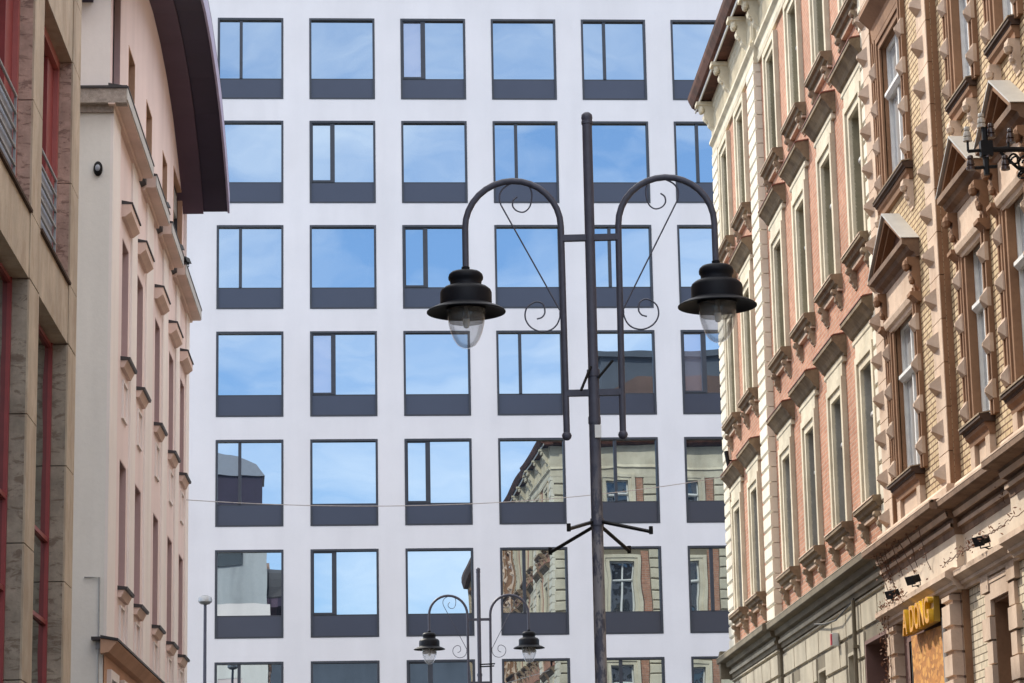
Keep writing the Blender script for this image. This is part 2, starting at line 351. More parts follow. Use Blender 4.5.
ad = N(nt, 'ShaderNodeMath', operation='ADD'); L(nt, n1.outputs['Fac'], ad.inputs[0]); L(nt, up.outputs[0], ad.inputs[1])
cf = ramp(nt, ad.outputs[0], [(.36, (0,)*3), (.60, (.5,)*3), (.80, (.95,)*3)])
hs = N(nt, 'ShaderNodeHueSaturation', Saturation=.98); L(nt, sky.outputs[0], hs.inputs['Color'])
gr = N(nt, 'ShaderNodeMapRange'); L(nt, sx.outputs['Z'], gr.inputs[0])
for i, v in ((1, .02), (2, .30), (3, 0.), (4, 1.)): gr.inputs[i].default_value = v
hz = ramp(nt, gr.outputs[0], [(0, (.38, .60, .86)), (1, (.92, 1.0, 1.08))])
skyb = mix(nt, 1, hs.outputs[0], hz, 'MULTIPLY')
vm = N(nt, 'ShaderNodeVectorMath', operation='SCALE'); L(nt, skyb, vm.inputs[0]); vm.inputs['Scale'].default_value = 1.95; skyb = vm.outputs[0]
skyc = mix(nt, cf, skyb, (17.6, 17.4, 17.2))
L(nt, skyc, bg.inputs['Color']); L(nt, bg.outputs[0], wo.inputs['Surface'])

F_PX, YAW, PIT, ROL = 2617.23, 4.65813541e-02, 2.10961310e-01, -1.89056334e-02
fw = Vector((math.sin(YAW)*math.cos(PIT), math.cos(YAW)*math.cos(PIT), math.sin(PIT)))
r0 = Vector((math.cos(YAW), -math.sin(YAW), 0)); u0 = r0.cross(fw)
rv = r0*math.cos(ROL) + u0*math.sin(ROL); uv = rv.cross(fw)
cd = bpy.data.cameras.new('camera'); co = bpy.data.objects.new('camera', cd); C.objects.link(co)
mt = Matrix((rv, uv, -fw)).transposed().to_4x4(); mt.translation = (0, 0, 1.6); co.matrix_world = mt
cd.sensor_width = 36; cd.lens = 36*F_PX/1024; cd.clip_start = .1; cd.clip_end = 3000
S.camera = co
S.view_settings.view_transform = 'Standard'; S.view_settings.look = 'None'; S.view_settings.exposure = 0; S.view_settings.gamma = 1
S.cycles.max_bounces = 10; S.cycles.transparent_max_bounces = 16; S.cycles.use_denoising = True
S.cycles.sample_clamp_indirect = 6

# ------------------------------------------------------------------ ground
def gz(y): return 0 if y < 22 else .4*(y-22)/35 if y < 80 else .4*58/35
def strip(name, x0, x1, dz, mat, ys):
    mb = MB()
    for a, b in zip(ys, ys[1:]):
        mb.face([(x0, a, gz(a)+dz), (x1, a, gz(a)+dz), (x1, b, gz(b)+dz), (x0, b, gz(b)+dz)])
    o = obj(name, mb, mat); o['kind'] = 'structure'; return o
strip('ground', -1500, 1500, -.02, M['paving'], [-1500, -60, 0, 22, 40, 60, 80, 1500])
strip('road', -1.6, 5.2, 0, M['asphalt'], [-60, 0, 22, 40, 58])
for x0, x1 in ((-3.8, -1.6), (5.2, 7.4)):
    mb = MB()
    for a, b in zip([-60, 0, 22, 40], [0, 22, 40, 57.5]):
        mb.prism([(x0, a, gz(a)-.1), (x1, a, gz(a)-.1), (x1, a, gz(a)+.12), (x0, a, gz(a)+.12)], (0, b-a, gz(b)-gz(a))) if False else mb.add(
            [(x0,a,gz(a)-.1),(x1,a,gz(a)-.1),(x1,b,gz(b)-.1),(x0,b,gz(b)-.1),(x0,a,gz(a)+.12),(x1,a,gz(a)+.12),(x1,b,gz(b)+.12),(x0,b,gz(b)+.12)],
            [(3,2,1,0),(4,5,6,7),(0,1,5,4),(1,2,6,5),(2,3,7,6),(3,0,4,7)])
    o = obj('pavement', mb, M['paving']); o['kind'] = 'structure'
strip('cross_street', -60, 70, .004, M['asphalt'], [60, 76])

# ------------------------------------------------------------------ white office building
PHI = 2.50235891e-02
FX0, FSX, FWD, FZ0, FSZ, FHT = -5.48204, 2.90894, 2.07955, 29.3793, 3.41978, 2.70171
off = thing('office_building', 'white plastered office block with a grid of dark framed square windows closing the street', 'building', (0, 80, 0), PHI)
holes = []; WIN = []
for c in range(1, 9):
    for r in range(1, 9):
        u = FX0 + FSX*(c-1); zt = FZ0 - FSZ*(r-1)
        holes.append((u, u+FWD, zt-FHT, zt)); WIN.append((r, c, u, zt-FHT))
mb = MB(); wall_sheet(mb, -16, 24, -.5, 31.0, 0, holes)
mb.fb(-16, 24, -.6, -14, -.5, 30.9)
obj('wall', mb, M['plaster'], off)
mb = MB(); mb.fb(-16.05, 24.05, .03, -.7, 31.0, 31.12); mb.fb(-16.05, 24.05, .05, .03, 30.99, 31.14)
obj('parapet_coping', mb, M['dkmetal'], off)
mb = MB(); wall_sheet(mb, -16, 24, 0, 1, 0, [])
def office_frame():
    m = MB(); t = .065; d0, d1 = .012, -.22
    m.fb(-.002, t, d0, d1, 0, FHT); m.fb(FWD-t, FWD+.002, d0, d1, 0, FHT)
    m.fb(t, FWD-t, d0, d1, FHT-t, FHT+.002); m.fb(t, FWD-t, d0, d1, -.002, t*.8)
    m.fb(t, FWD-t, -.06, d1, .655, .70)
    return m.mesh('window')
W_FR = office_frame()
def boxmesh(n, *a):
    m = MB(); m.fb(*a); return m.mesh(n)
W_SP = boxmesh('spandrel_panel', .055, FWD-.055, -.05, -.08, .044, .655)
def office_pane(u0, u1, z0, z1, k):
    m = MB(); a, b = random.gauss(0, .0011), random.gauss(0, .0009)
    def y(u, z): return .12 + a*(u-FWD/2) + b*(z-1.6)
    m.face([(u0, y(u0, z0), z0), (u1, y(u1, z0), z0), (u1, y(u1, z1), z1), (u0, y(u0, z1), z1)])
    return m.mesh('pane', False)
MUX = FWD*.355
mm = MB(); mm.fb(MUX-.047, MUX+.047, -.03, -.2, .70, FHT-.055); W_MU = mm.mesh('mullion')
mm = MB()
for a in ((.055, .105), (MUX-.09, MUX+.055)): mm.fb(a[0], a[1], -.035, -.2, .70, FHT-.055)
mm.fb(.105, MUX-.09, -.035, -.2, .70, .76); mm.fb(.105, MUX-.09, -.035, -.2, FHT-.1, FHT-.055); W_SA = mm.mesh('sash')
for r, c, u, z in WIN:
    wn = obj('window', W_FR, M['dkframe'], off, (u, 0, z))
    obj('spandrel_panel', W_SP, M['spandrel'], wn)
    if (r+c) % 2 == 0:
        s = c in (2, 3) or (r, c) == (4, 6)
        obj('sash' if s else 'mullion', W_SA if s else W_MU, M['dkframe'], wn)
        obj('pane', office_pane(.055, MUX-.03, .70, FHT-.055, 0), M['oglass2' if s and r in (1, 4) else 'oglass'], wn)
        obj('pane', office_pane(MUX+.03, FWD-.055, .70, FHT-.055, 0), M['oglass'], wn)
    else:
        obj('pane', office_pane(.055, FWD-.055, .70, FHT-.055, 0), M['oglass'], wn)

# ------------------------------------------------------------------ red brick building (right, far)
bb = thing('brick_building', 'red brick tenement with cream quoins, hooded windows and brown eaves on the right', 'building', (7.5, 57.5, 0))
FB = Fac(bb, 7.5, 0, -math.pi/2)        # u = -y on this side
RP = .08                                 # projection of the corner bay
BAYS = [40.2, 43.06, 45.97, 48.86]; CB = [52.87, 55.6]
ROWS = [(7.62, 9.79), (11.78, 13.98), (15.68, 17.80)]
HW = .48
wh = [(-y-HW, -y+HW, a, b) for y in BAYS for a, b in ROWS]; ch = [(-y-HW, -y+HW, a, b) for y in CB for a, b in ROWS]
mb = MB(); wall_sheet(mb, -50.5, -39.05, 6.8, 18.4, 0, wh); FB.put('brick_wall', mb, M['brick'])
mb = MB(); wall_sheet(mb, -57.5, -50.5, 6.8, 18.4, RP, ch); mb.face([(-50.5, -RP, 6.8), (-50.5, 0, 6.8), (-50.5, 0, 18.4), (-50.5, -RP, 18.4)])
FB.put('brick_wall', mb, M['brick'])
mb = MB(); mb.fb(-57.1, -39.05, -.45, -12, -.5, 19.3); FB.put('core_wall', mb, M['ocorn'])
# --- window kit (origin: bottom centre of the opening)
def win_surround(h, panel):
    m = MB()
    for s in (-1, 1):
        for a, b, p in ((HW, HW+.15, .05), (HW+.15, HW+.30, .085)):
            m.fb(s*a, s*b, -.02, p, -.04, h+(b-HW)*.82)
    for a, b, p in ((0, .123, .05), (.123, .246, .085)):
        e = HW + a/.82
        m.fb(-e, e, -.02, p, h+a, h+b)
    if panel: m.fb(-HW-.30, HW+.30, -.02, .06, h+.25, h+.66)
    return m.mesh('window')
def win_reveal(h):
    m = MB()
    m.fb(-HW-.03, -HW, -.004, -.30, -.03, h+.03); m.fb(HW, HW+.03, -.004, -.30, -.03, h+.03)
    m.fb(-HW, HW, -.004, -.30, h, h+.03); m.fb(-HW, HW, -.004, -.30, -.03, 0)
    return m.mesh('reveal')
def win_sash(h, hw=HW, p=-.17):
    m = MB(); t = .06; tr = h*.66
    m.fb(-hw, -hw+t, p+.03, p-.04, 0, h); m.fb(hw-t, hw, p+.03, p-.04, 0, h)
    m.fb(-hw+t, hw-t, p+.03, p-.04, 0, t); m.fb(-hw+t, hw-t, p+.03, p-.04, h-t, h)
    m.fb(-hw+t, hw-t, p+.05, p-.04, tr-.05, tr+.05); m.prof([(p+.05, tr-.06), (p+.10, tr-.01), (p+.10, tr+.04), (p+.05, tr+.06)], -hw+t, hw-t)
    m.fb(-.035, .035, p+.035, p-.04, t, tr-.05); m.fb(-.03, .03, p+.03, p-.04, tr+.05, h-t)
    return m.mesh('sash')
def win_pane(h, hw=HW, p=-.185):
    m = MB(); m.face([(-hw, -p, 0), (hw, -p, 0), (hw, -p, h), (-hw, -p, h)]); return m.mesh('pane', False)
def sill_mesh(hw, pr, drop=.26):
    m = MB(); m.prof([(-.2, -.25), (.07, -.25), (.08, -.19), (.13, -.17), (.15, -.12), (pr, -.10), (pr, -.03), (pr-.02, -.015), (-.2, .01)], -hw, hw); return m.mesh('sill')
def sill_bracket(pr, h):
    m = MB(); m.prism([(-.085, -p, z-.25) for p, z in bracket_prof(h, pr*.82)], (.17, 0, 0)); return m.mesh('bracket')
def hood_mesh(hw):
    m = MB(); m.prof([(0, .03), (.05, .03), (.06, .07), (.10, .10), (.14, .17), (.22, .26), (.25, .27), (.25, .345), (.22, .36), (0, .40)], -hw, hw); return m.mesh('hood')
def hood_fillet(hw):
    m = MB(); m.prof([(0, -.06), (.055, -.06), (.075, -.03), (.075, .027), (0, .027)], -hw+.06, hw-.06); return m.mesh('hood_fillet')
def sill_fillet(hw, pr):
    m = MB(); m.prof([(0, -.29), (.075, -.29), (.085, -.253), (0, -.253)], -hw, hw); m.prof([(pr-.03, -.012), (pr+.004, -.03), (pr+.004, -.045), (pr+.012, -.045), (pr+.012, -.024), (pr-.03, .0)], -hw, hw); return m.mesh('sill_fillet')
def hood_flash(hw):
    m = MB(); m.prof([(.262, .337), (.262, .355), (.22, .385), (0, .425), (0, .402), (.222, .364)], -hw-.012, hw+.012); return m.mesh('flashing')
cache = {}
def kit(k, fn, *a):
    if k not in cache: cache[k] = fn(*a)
    return cache[k]
def brick_window(F, u, z0, z1, p, row, rev, hood=True):
    h = z1-z0; k = round(h, 3)
    wn = F.put('window', kit(('bs', k, hood), win_surround, h, hood), M['cream'], u, z0, p)
    obj('reveal', kit(('br', k), win_reveal, h), rev, wn)
    obj('sash', kit(('bsa', k), win_sash, h), M['wsash'], wn)
    obj('pane', kit(('bp', k), win_pane, h), M['oldglass'], wn)
    obj('sill', kit('bsill', sill_mesh, .88, .20), M['hood'], wn, (0, 0, -.02))
    obj('sill_fillet', kit('bsf', sill_fillet, .86, .20), M['sand'], wn, (0, 0, -.02))
    for s in (-1, 1): obj('bracket', kit('bbr', sill_bracket, .2, .34), M['brk'], wn, (s*.70, 0, -.02))
    if hood:
        obj('hood', kit('bh', hood_mesh, 1.0), M['hood'], wn, (0, 0, h+.52))
        obj('hood_fillet', kit('bhl', hood_fillet, 1.0), M['cream'], wn, (0, 0, h+.52))
        obj('flashing', kit('bhf', hood_flash, 1.0), M['rustmetal'], wn, (0, 0, h+.52))
    return wn
for ys, p in ((BAYS, 0), (CB, RP)):
    for y in ys:
        for i, (a, b) in enumerate(ROWS):
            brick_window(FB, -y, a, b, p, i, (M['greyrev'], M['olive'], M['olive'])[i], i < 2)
# quoins
def quoin_strip(w, z0, z1, p):
    m = MB(); rh = .3; z = z0; k = 0
    while z < z1-.1:
        zt = min(z+rh, z1)
        m.prism([(-w/2, -q, zz) for q, zz in ((-.09, z+.010), (p-.03, z+.010), (p, z+.045), (p, zt-.03), (p-.03, zt-.006), (-.09, zt-.006))], (w, 0, 0))
        z = zt; k += 1
    return m.mesh('quoin_strip')
FB.put('quoin_strip', quoin_strip(1.06, 6.86, 18.2, .07), M['quoin'], -51.0, 0, RP)
FB.put('quoin_strip', quoin_strip(.95, 6.86, 18.2, .07), M['quoin'], -57.07, 0, RP)
m = quoin_strip(.30, 6.86, 18.2, .07); FB.put('quoin_strip', m, M['quoin'], -39.2, 0, 0)
# entablature, eaves
mb = MB()
def entab(u0, u1, P):
    mb.prof([(P-.05, 18.15), (P+.05, 18.15), (P+.07, 18.25), (P+.05, 18.30), (P+.05, 18.44), (P+.12, 18.50), (P+.12, 18.56), (P+.05, 18.60), (P+.05, 19.20), (P+.08, 19.24), (P+.09, 19.42), (P-.05, 19.42)], u0, u1)
entab(-57.55, -50.45, RP); entab(-50.45, -39.05, 0)
FB.put('frieze', mb, M['cream'])
mb = MB()
u = -57.4
while u < -39.2:                       # close-set vertical fluting on the frieze
    P = RP if u < -50.45 else 0
    mb.fb(u, u+.05, P+.045, P+.075, 18.66, 19.08); u += .12
FB.put('frieze_fluting', mb, M['cream'])
def eave_bracket():
    m = MB(); m.prism([(-.13, -p, z) for p, z in bracket_prof(.68, .34)], (.26, 0, 0)); m.prism([(-.16, -p, z) for p, z in ((0, 0), (.40, 0), (.40, -.08), (0, -.08))], (.32, 0, 0))
    for s in (-1, 1): m.ball((s*.08, -.27, -.16), .085, 1, .8, 1.1, 8)
    m.ball((0, -.16, -.38), .08, 1, .8, 1.3, 8)
    return m.mesh('eave_bracket')
EB = eave_bracket()
for y, P in ((57.15, RP), (54.25, RP), (51.3, RP), (50.05, 0), (47.4, 0), (44.5, 0), (41.6, 0)):
    FB.put('eave_bracket', EB, M['cream'], -y, 19.38, P+.05)
mb = MB()
def eave(u0, u1, P):
    mb.prof([(P-.05, 19.425), (P+.34, 19.425), (P+.34, 19.40), (P+.36, 19.40), (P+.37, 19.47), (P+.44, 19.50), (P+.52, 19.66), (P+.54, 19.74), (P+.50, 19.80), (P-.05, 19.98)], u0, u1)
eave(-57.95, -50.1, RP); eave(-50.1, -39.05, -.04)
FB.put('eaves', mb, M['eave'])
mb = MB(); mb.prof([(RP+.345, 19.385), (RP+.375, 19.385), (RP+.375, 19.46), (RP+.345, 19.46)], -57.97, -50.09); mb.prof([(.305, 19.385), (.335, 19.385), (.335, 19.46), (.305, 19.46)], -50.08, -39.05)
FB.put('eave_trim', mb, M['zinc'])
mb = MB(); mb.prof([(.42, 19.8), (.42, 19.84), (-3.5, 22.2), (-9, 22.2), (-12.2, 19.84), (-12.2, 19.8)], -57.9, -39.05)
FB.put('roof', mb, M['roof'])
mb = MB(); mb.fb(-56.4, -54.2, -2.2, -9.5, 21.5, 23.3); mb.fb(-56.6, -54.0, -2.0, -9.7, 23.3, 23.55); FB.put('chimney_block', mb, M['dist'])
# string cornice above the ground floor
CORN = [(-.1, 6.30), (.05, 6.30), (.06, 6.37), (.10, 6.39), (.11, 6.44), (.08, 6.45), (.08, 6.52), (.16, 6.54), (.18, 6.60), (.19, 6.635), (.31, 6.645), (.33, 6.66), (.33, 6.76), (.30, 6.79), (.05, 6.90), (-.1, 6.90)]
mb = MB(); mb.prof([(p+RP, z) for p, z in CORN], -57.85, -50.42); mb.prof(CORN, -50.42, -39.06); FB.put('string_cornice', mb, M['ocorn'])
for fp in ([(.26, 6.762), (.336, 6.762), (.336, 6.775), (.30, 6.80), (.26, 6.80)], [(.06, 6.385), (.106, 6.385), (.114, 6.445), (.06, 6.445)]):
    mb = MB(); mb.prof([(p+RP, z) for p, z in fp], -57.86, -50.42); mb.prof(fp, -50.42, -39.06); FB.put('cornice_fillet', mb, M['rust'])
# ground floor
gh = [(-41.56, -39.5, .1, 5.56)] + [(-y-.48, -y+.48, 3.3, 5.52) for y in (42.83, 45.95, 48.85)] + [(-y-.45, -y+.45, 3.3, 5.45) for y in (52.87, 55.6)]
mb = MB(); rustic(mb, -50.44, -39.06, .36, 6.31, .45, 1.45, [q for q in gh if q[0] > -50.4], -.02, .03, .03)
rustic(mb, -57.5, -50.44, .36, 6.31, .45, 1.2, [q for q in gh if q[0] < -50.4], RP-.02, RP+.05, .03)
FB.put('rusticated_base', mb, M['rust'])
mb = MB(); wall_sheet(mb, -50.44, -39.06, -.5, 6.31, -.005, [q for q in gh if q[0] > -50.4]); wall_sheet(mb, -57.5, -50.44, -.5, 6.31, RP-.005, [q for q in gh if q[0] < -50.4])
mb.face([(-50.44, -RP, -.5), (-50.44, .005, -.5), (-50.44, .005, 6.31), (-50.44, -RP, 6.31)])
FB.put('base_wall', mb, M['ocorn'])
def shop_win(w, h):
    m = MB(); m.fb(-w, -w+.05, 0, -.4, 0, h); m.fb(w-.05, w, 0, -.4, 0, h); m.fb(-w+.05, w-.05, 0, -.4, h-.05, h); return m.mesh('window')
for q in gh[1:]:
    P = RP if q[0] < -50.4 else 0; w_ = (q[1]-q[0])/2; h = q[3]-q[2]
    wn = FB.put('window', kit(('sw', round(w_, 2), round(h, 2)), shop_win, w_, h), M['rust'], (q[0]+q[1])/2, q[2], P)
    obj('sash', kit(('ss', round(w_, 2), round(h, 2)), win_sash, h, w_-.05, -.3), M['wsash'], wn)
    obj('pane', kit(('sp', round(w_, 2), round(h, 2)), win_pane, h, w_-.05, -.315), M['oldglass'], wn)
    obj('sill', kit('ssill', sill_mesh, .6, .12), M['rust'], wn)
mb = MB(); q = gh[0]
mb.fb(q[0], q[0]+.06, .02, -.55, 0, q[3]); mb.fb(q[1]-.06, q[1], .02, -.55, 0, q[3]); mb.fb(q[0]+.06, q[1]-.06, .02, -.55, q[3]-.06, q[3])
dr = FB.put('doorway', mb, M['maroon'])
mb = MB(); mb.fb(q[0]+.06, q[1]-.06, -.5, -.53, 0, q[3]-.06); obj('door', mb, M['void'], dr)
mb = MB(); mb.tube([(-42.05, -.09, .2), (-42.05, -.09, 6.28)], .035); 
for z in (1.5, 3.5, 5.5): mb.fb(-42.11, -41.99, 0, .13, z, z+.05)
FB.put('drainpipe', mb, M['ocorn'])
# end face towards the cross street (what the office panes mirror)
FE = Fac(bb, 7.42, 57.5, math.pi)       # u = -(x-7.42), faces +y
ebays = [2.65, 5.45, 8.25, 11.0]
ROWE = [(8.42, 10.62), (12.55, 14.75), (16.3, 18.0)]
eh = [(-u-HW, -u+HW, a, b) for u in ebays for a, b in ROWE]
mb = MB(); rustic(mb, -12, 0, 6.9, 18.2, .42, 14, [(-u-1.15, -u+.80, a-.3, b+.45) for u in ebays for a, b in ROWE], -.0, .05, .04, .03)
FE.put('banded_wall', mb, M['cream'])
mb = MB(); wall_sheet(mb, -12, 0, -.5, 18.4, 0.004, eh); FE.put('end_wall', mb, M['ocorn'])
for u in ebays:
    for a, b in ROWE: FE.put('brick_panel', kit(('bpn', round(b-a, 2)), boxmesh, 'brick_panel', -.165, .165, .0, .03, 0, b-a+.7), M['brick'], -u-.97, a-.28)
for u in ebays:
    for i, (a, b) in enumerate(ROWE): brick_window(FE, -u, a, b, .01, i, M['olive'], False)
mb = MB(); mb.prof([(p, z) for p, z in CORN], -12, .3); FE.put('string_cornice', mb, M['ocorn'])
mb = MB(); mb.prof([(-.05, 18.15), (.06, 18.15), (.06, 18.44), (.12, 18.5), (.06, 18.6), (.06, 19.1), (.16, 19.4), (-.05, 19.42)], -12, .05); FE.put('frieze', mb, M['cream'])
mb = MB(); mb.prof([(-.05, 19.43), (.36, 19.43), (.44, 19.5), (.54, 19.74), (-.05, 19.98)], -12, .4); FE.put('eaves', mb, M['eave'])

# ------------------------------------------------------------------ yellow brick building (right, near)
yb = thing('yellow_brick_building', 'yellow brick and sandstone tenement with pointed pediments and diamond studs on the right', 'building', (7.5, 30, 0))
FY = Fac(yb, 7.5, 0, -math.pi/2)
Y0, Y1, YE = 39.04, 33.95, 12.0
P1 = .08
YW = [(36.77, .75, P1, 1.31, 1.17), (32.42, .46, 0, .97, .66), (30.06, .46, 0, .97, .66), (27.2, .46, 0, .97, .66), (23.4, .75, P1, 1.31, 1.17), (19.2, .46, 0, .97, .66), (16.2, .46, 0, .97, .66)]
YR = [(7.47, 9.80), (11.83, 14.12), (15.9, 18.0)]
yh = [(-y-w_, -y+w_, a, b) for y, w_, *_ in YW for a, b in YR]
mb = MB(); wall_sheet(mb, -Y1, -YE, 6.6, 19.2, 0, [q for q in yh if q[0] > -Y1]); FY.put('brick_wall', mb, M['ybrick'])
mb = MB(); wall_sheet(mb, -Y0, -Y1, 6.6, 19.2, P1, [q for q in yh if q[0] < -Y1]); FY.put('brick_wall', mb, M['ybrick'])
mb = MB(); mb.fb(-Y0, -YE, -.5, -12, -.5, 19.2); mb.face([(-Y1, -P1, -.5), (-Y1, .5, -.5), (-Y1, .5, 19.2), (-Y1, -P1, 19.2)]); FY.put('core_wall', mb, M['sandb'])
mb = MB(); mb.prof([(-.1, 19.2), (.3, 19.2), (.45, 19.5), (.45, 19.7), (-4, 21.6), (-12, 21.6), (-12, 19.2)], -Y0, -YE); FY.put('roof', mb, M['roof'])
def pilaster(w, d, z0, z1, p0):      # brown shaft, weathered and toned for side shade, with paler facing blocks, joints every 0.6 m
    m = MB(); z = z0
    while z < z1-.1:
        zt = min(z+.6, z1); m.fb(-w/2, w/2, -.05, d-.012, z+.005, zt-.005); z = zt
    return m
def pil_face(w, d, z0, z1):
    m = MB(); z = z0
    while z < z1-.1:
        zt = min(z+.6, z1); m.fb(-w/2+.001, w/2-.001, d-.0115, d, z+.006, zt-.006); z = zt
    return m
def pil_stud(w, d):
    m = MB(); m.pyramid(-w*.16, 0, w*.60, .24, d-.005, d+.13, .2); return m.mesh('stud')
for y, w_, d in ((38.36, .62, .15), (34.28, .62, .15), (25.3, .62, .15), (21.5, .62, .15)):
    pb = FY.put('pilaster', pilaster(w_, d, 6.75, 19.2, 0), M['sandb'], -y)
    obj('facing_block', pil_face(w_, d, 6.75, 19.2), M['sand'], pb)
    for k in range(20): obj('stud', kit(('pst', d), pil_stud, w_, d), M['sand'], pb, (0, 0, 7.10+.6*k))
# window kit
def yl_surround(hw, sw, h):          # inner mouldings + lintel
    m = MB()
    for s in (-1, 1):
        m.fb(s*hw, s*(hw+.10), -.02, .03, -.02, h+.10); m.fb(s*(hw+.10), s*(hw+.18), -.02, .055, -.02, h+.18)
    m.fb(-hw, hw, -.02, .03, h, h+.10); m.fb(-hw-.10, hw+.10, -.02, .055, h+.10, h+.18)
    return m.mesh('window')
def yl_strip(hw, sw, h):
    m = MB(); w2 = (sw-.182)/2; m.fb(-w2, -w2+.05, -.02, .07, -.05, h+.2); m.fb(-w2+.05, w2-.05, -.02, .05, -.05, h+.2); m.fb(w2-.05, w2, -.02, .07, -.05, h+.2)
    z = .25
    while z < h:
        m.fb(-w2-.004, w2+.004, .03, .078, z-.12, z+.12); m.pyramid(0, z-.01, 2*w2+.005, .21, .078, .15, .2); z += .585
    me = m.mesh('studded_strip'); me.materials.append(M['sandb']); me.materials.append(M['sand'])
    for p_ in me.polygons: p_.material_index = 0 if p_.index < 18 else 1
    return me
def yl_reveal(hw, h):
    m = MB()
    m.fb(-hw-.03, -hw, -.004, -.30, -.03, h+.03); m.fb(hw, hw+.03, -.004, -.30, -.03, h+.03); m.fb(-hw, hw, -.004, -.30, h, h+.03); m.fb(-hw, hw, -.004, -.30, -.03, 0)
    return m.mesh('reveal')
def ped_mesh(hw):
    m = MB(); NB = 0; rise = .74*hw/1.31 if hw > 1.1 else .62; pr = .25
    m.prof([(0, -.20), (.06, -.20), (.08, -.14), (.15, -.10), (.18, -.04), (pr, -.02), (pr, .06), (0, .06)], -hw, hw)
    for s in (-1, 1):                # raking mouldings
        m.prism([(s*hw, -.0, .06), (0, 0, rise), (0, 0, rise-.10), (s*(hw-.16), 0, .06)], (0, -.22, 0))
        m.prism([(s*(hw-.16), 0, .061), (0, 0, rise-.10), (0, 0, rise-.18), (s*(hw-.30), 0, .061)], (0, -.15, 0))
    me = m.mesh('pediment'); me.materials.append(M['sandm']); me.materials.append(M['sandb'])  # base and rakes coloured with their underside shade
    for p_ in me.polygons: p_.material_index = 0 if p_.index < 10 else 1
    return me
def ped_tymp(hw):
    m = MB(); rise = .74*hw/1.31 if hw > 1.1 else .62
    m.prism([(-hw+.29, 0, .062), (hw-.29, 0, .062), (0, 0, rise-.175)], (0, -.04, 0)); return m.mesh('tympanum')
def ped_cover(hw):
    m = MB(); rise = .74*hw/1.31 if hw > 1.1 else .62
    for s in (-1, 1):
        m.prism([(s*(hw+.03), .01, .065), (0, .01, rise+.028), (0, .01, rise+.002), (s*hw, .01, .062)], (0, -.275, 0))
    return m.mesh('zinc_cover')
def ped_console():
    m = MB(); m.prism([(-.12, -p, z-.2) for p, z in bracket_prof(.5, .18)], (.24, 0, 0))
    m.prof([(0, -.84), (.05, -.84), (.13, -.76), (.16, -.75), (.16, -.70), (0, -.70)], -.13, .13)
    m.ball((0, -.17, -.3), .09, 1.2, .7, 1, 8); m.ball((0, -.10, -.52), .06, 1.2, .8, 1, 8)
    return m.mesh('console')
def ped_panel(hw):
    m = MB(); m.fb(-hw+.3, hw-.3, 0, .05, -.66, -.2); m.prof([(0, -.84), (.05, -.84), (.06, -.79), (.1, -.77), (.12, -.70), (.12, -.66), (0, -.66)], -hw+.31, hw-.31); return m.mesh('frieze_panel')
def dk_sill(hw, pr):
    m = MB(); m.prof([(-.2, -.115), (pr*.75, -.115), (pr*.8, -.08), (pr, -.07), (pr, -.022), (-.2, .0)], -hw, hw); return m.mesh('sill')
def dk_edge(hw, pr):
    m = MB(); m.prof([(pr*.3, .0), (pr+.006, -.020), (pr+.006, -.03), (pr+.012, -.03), (pr+.012, -.008), (pr*.3, .02)], -hw-.004, hw+.004); return m.mesh('sill_edge')
def dk_lip(hw, pr):
    m = MB(); m.prof([(pr*.7, -.118), (pr*.66, -.16), (pr*.45, -.20), (pr*.4, -.27), (0, -.27), (0, -.118)], -hw+.03, hw-.03); return m.mesh('sill_moulding')
def round_bracket(pr):
    m = MB(); m.prism([(-.1, -p, z-.27) for p, z in bracket_prof(.42, pr*.95)], (.2, 0, 0)); m.ball((0, -pr*.75, -.36), .085, 1.15, .8, 1, 9); m.ball((0, -pr*.5, -.50), .06, 1.15, .8, 1, 9)
    return m.mesh('bracket')
def apron(hw):
    m = MB(); m.fb(-hw+.32, hw-.32, -.02, .03, -.80, -.28)
    for s in (-1, 1): m.fb(s*(hw-.02), s*(hw-.26), -.02, .08, -.80, -.28)
    m.fb(-hw-.02, hw+.02, -.02, .10, -.90, -.80)
    return m.mesh('apron')
def small_hood(hw):
    m = MB(); m.prof([(0, .22), (.05, .22), (.07, .45), (.14, .52), (.22, .60), (.24, .62), (.24, .70), (0, .78)], -hw, hw); return m.mesh('hood')
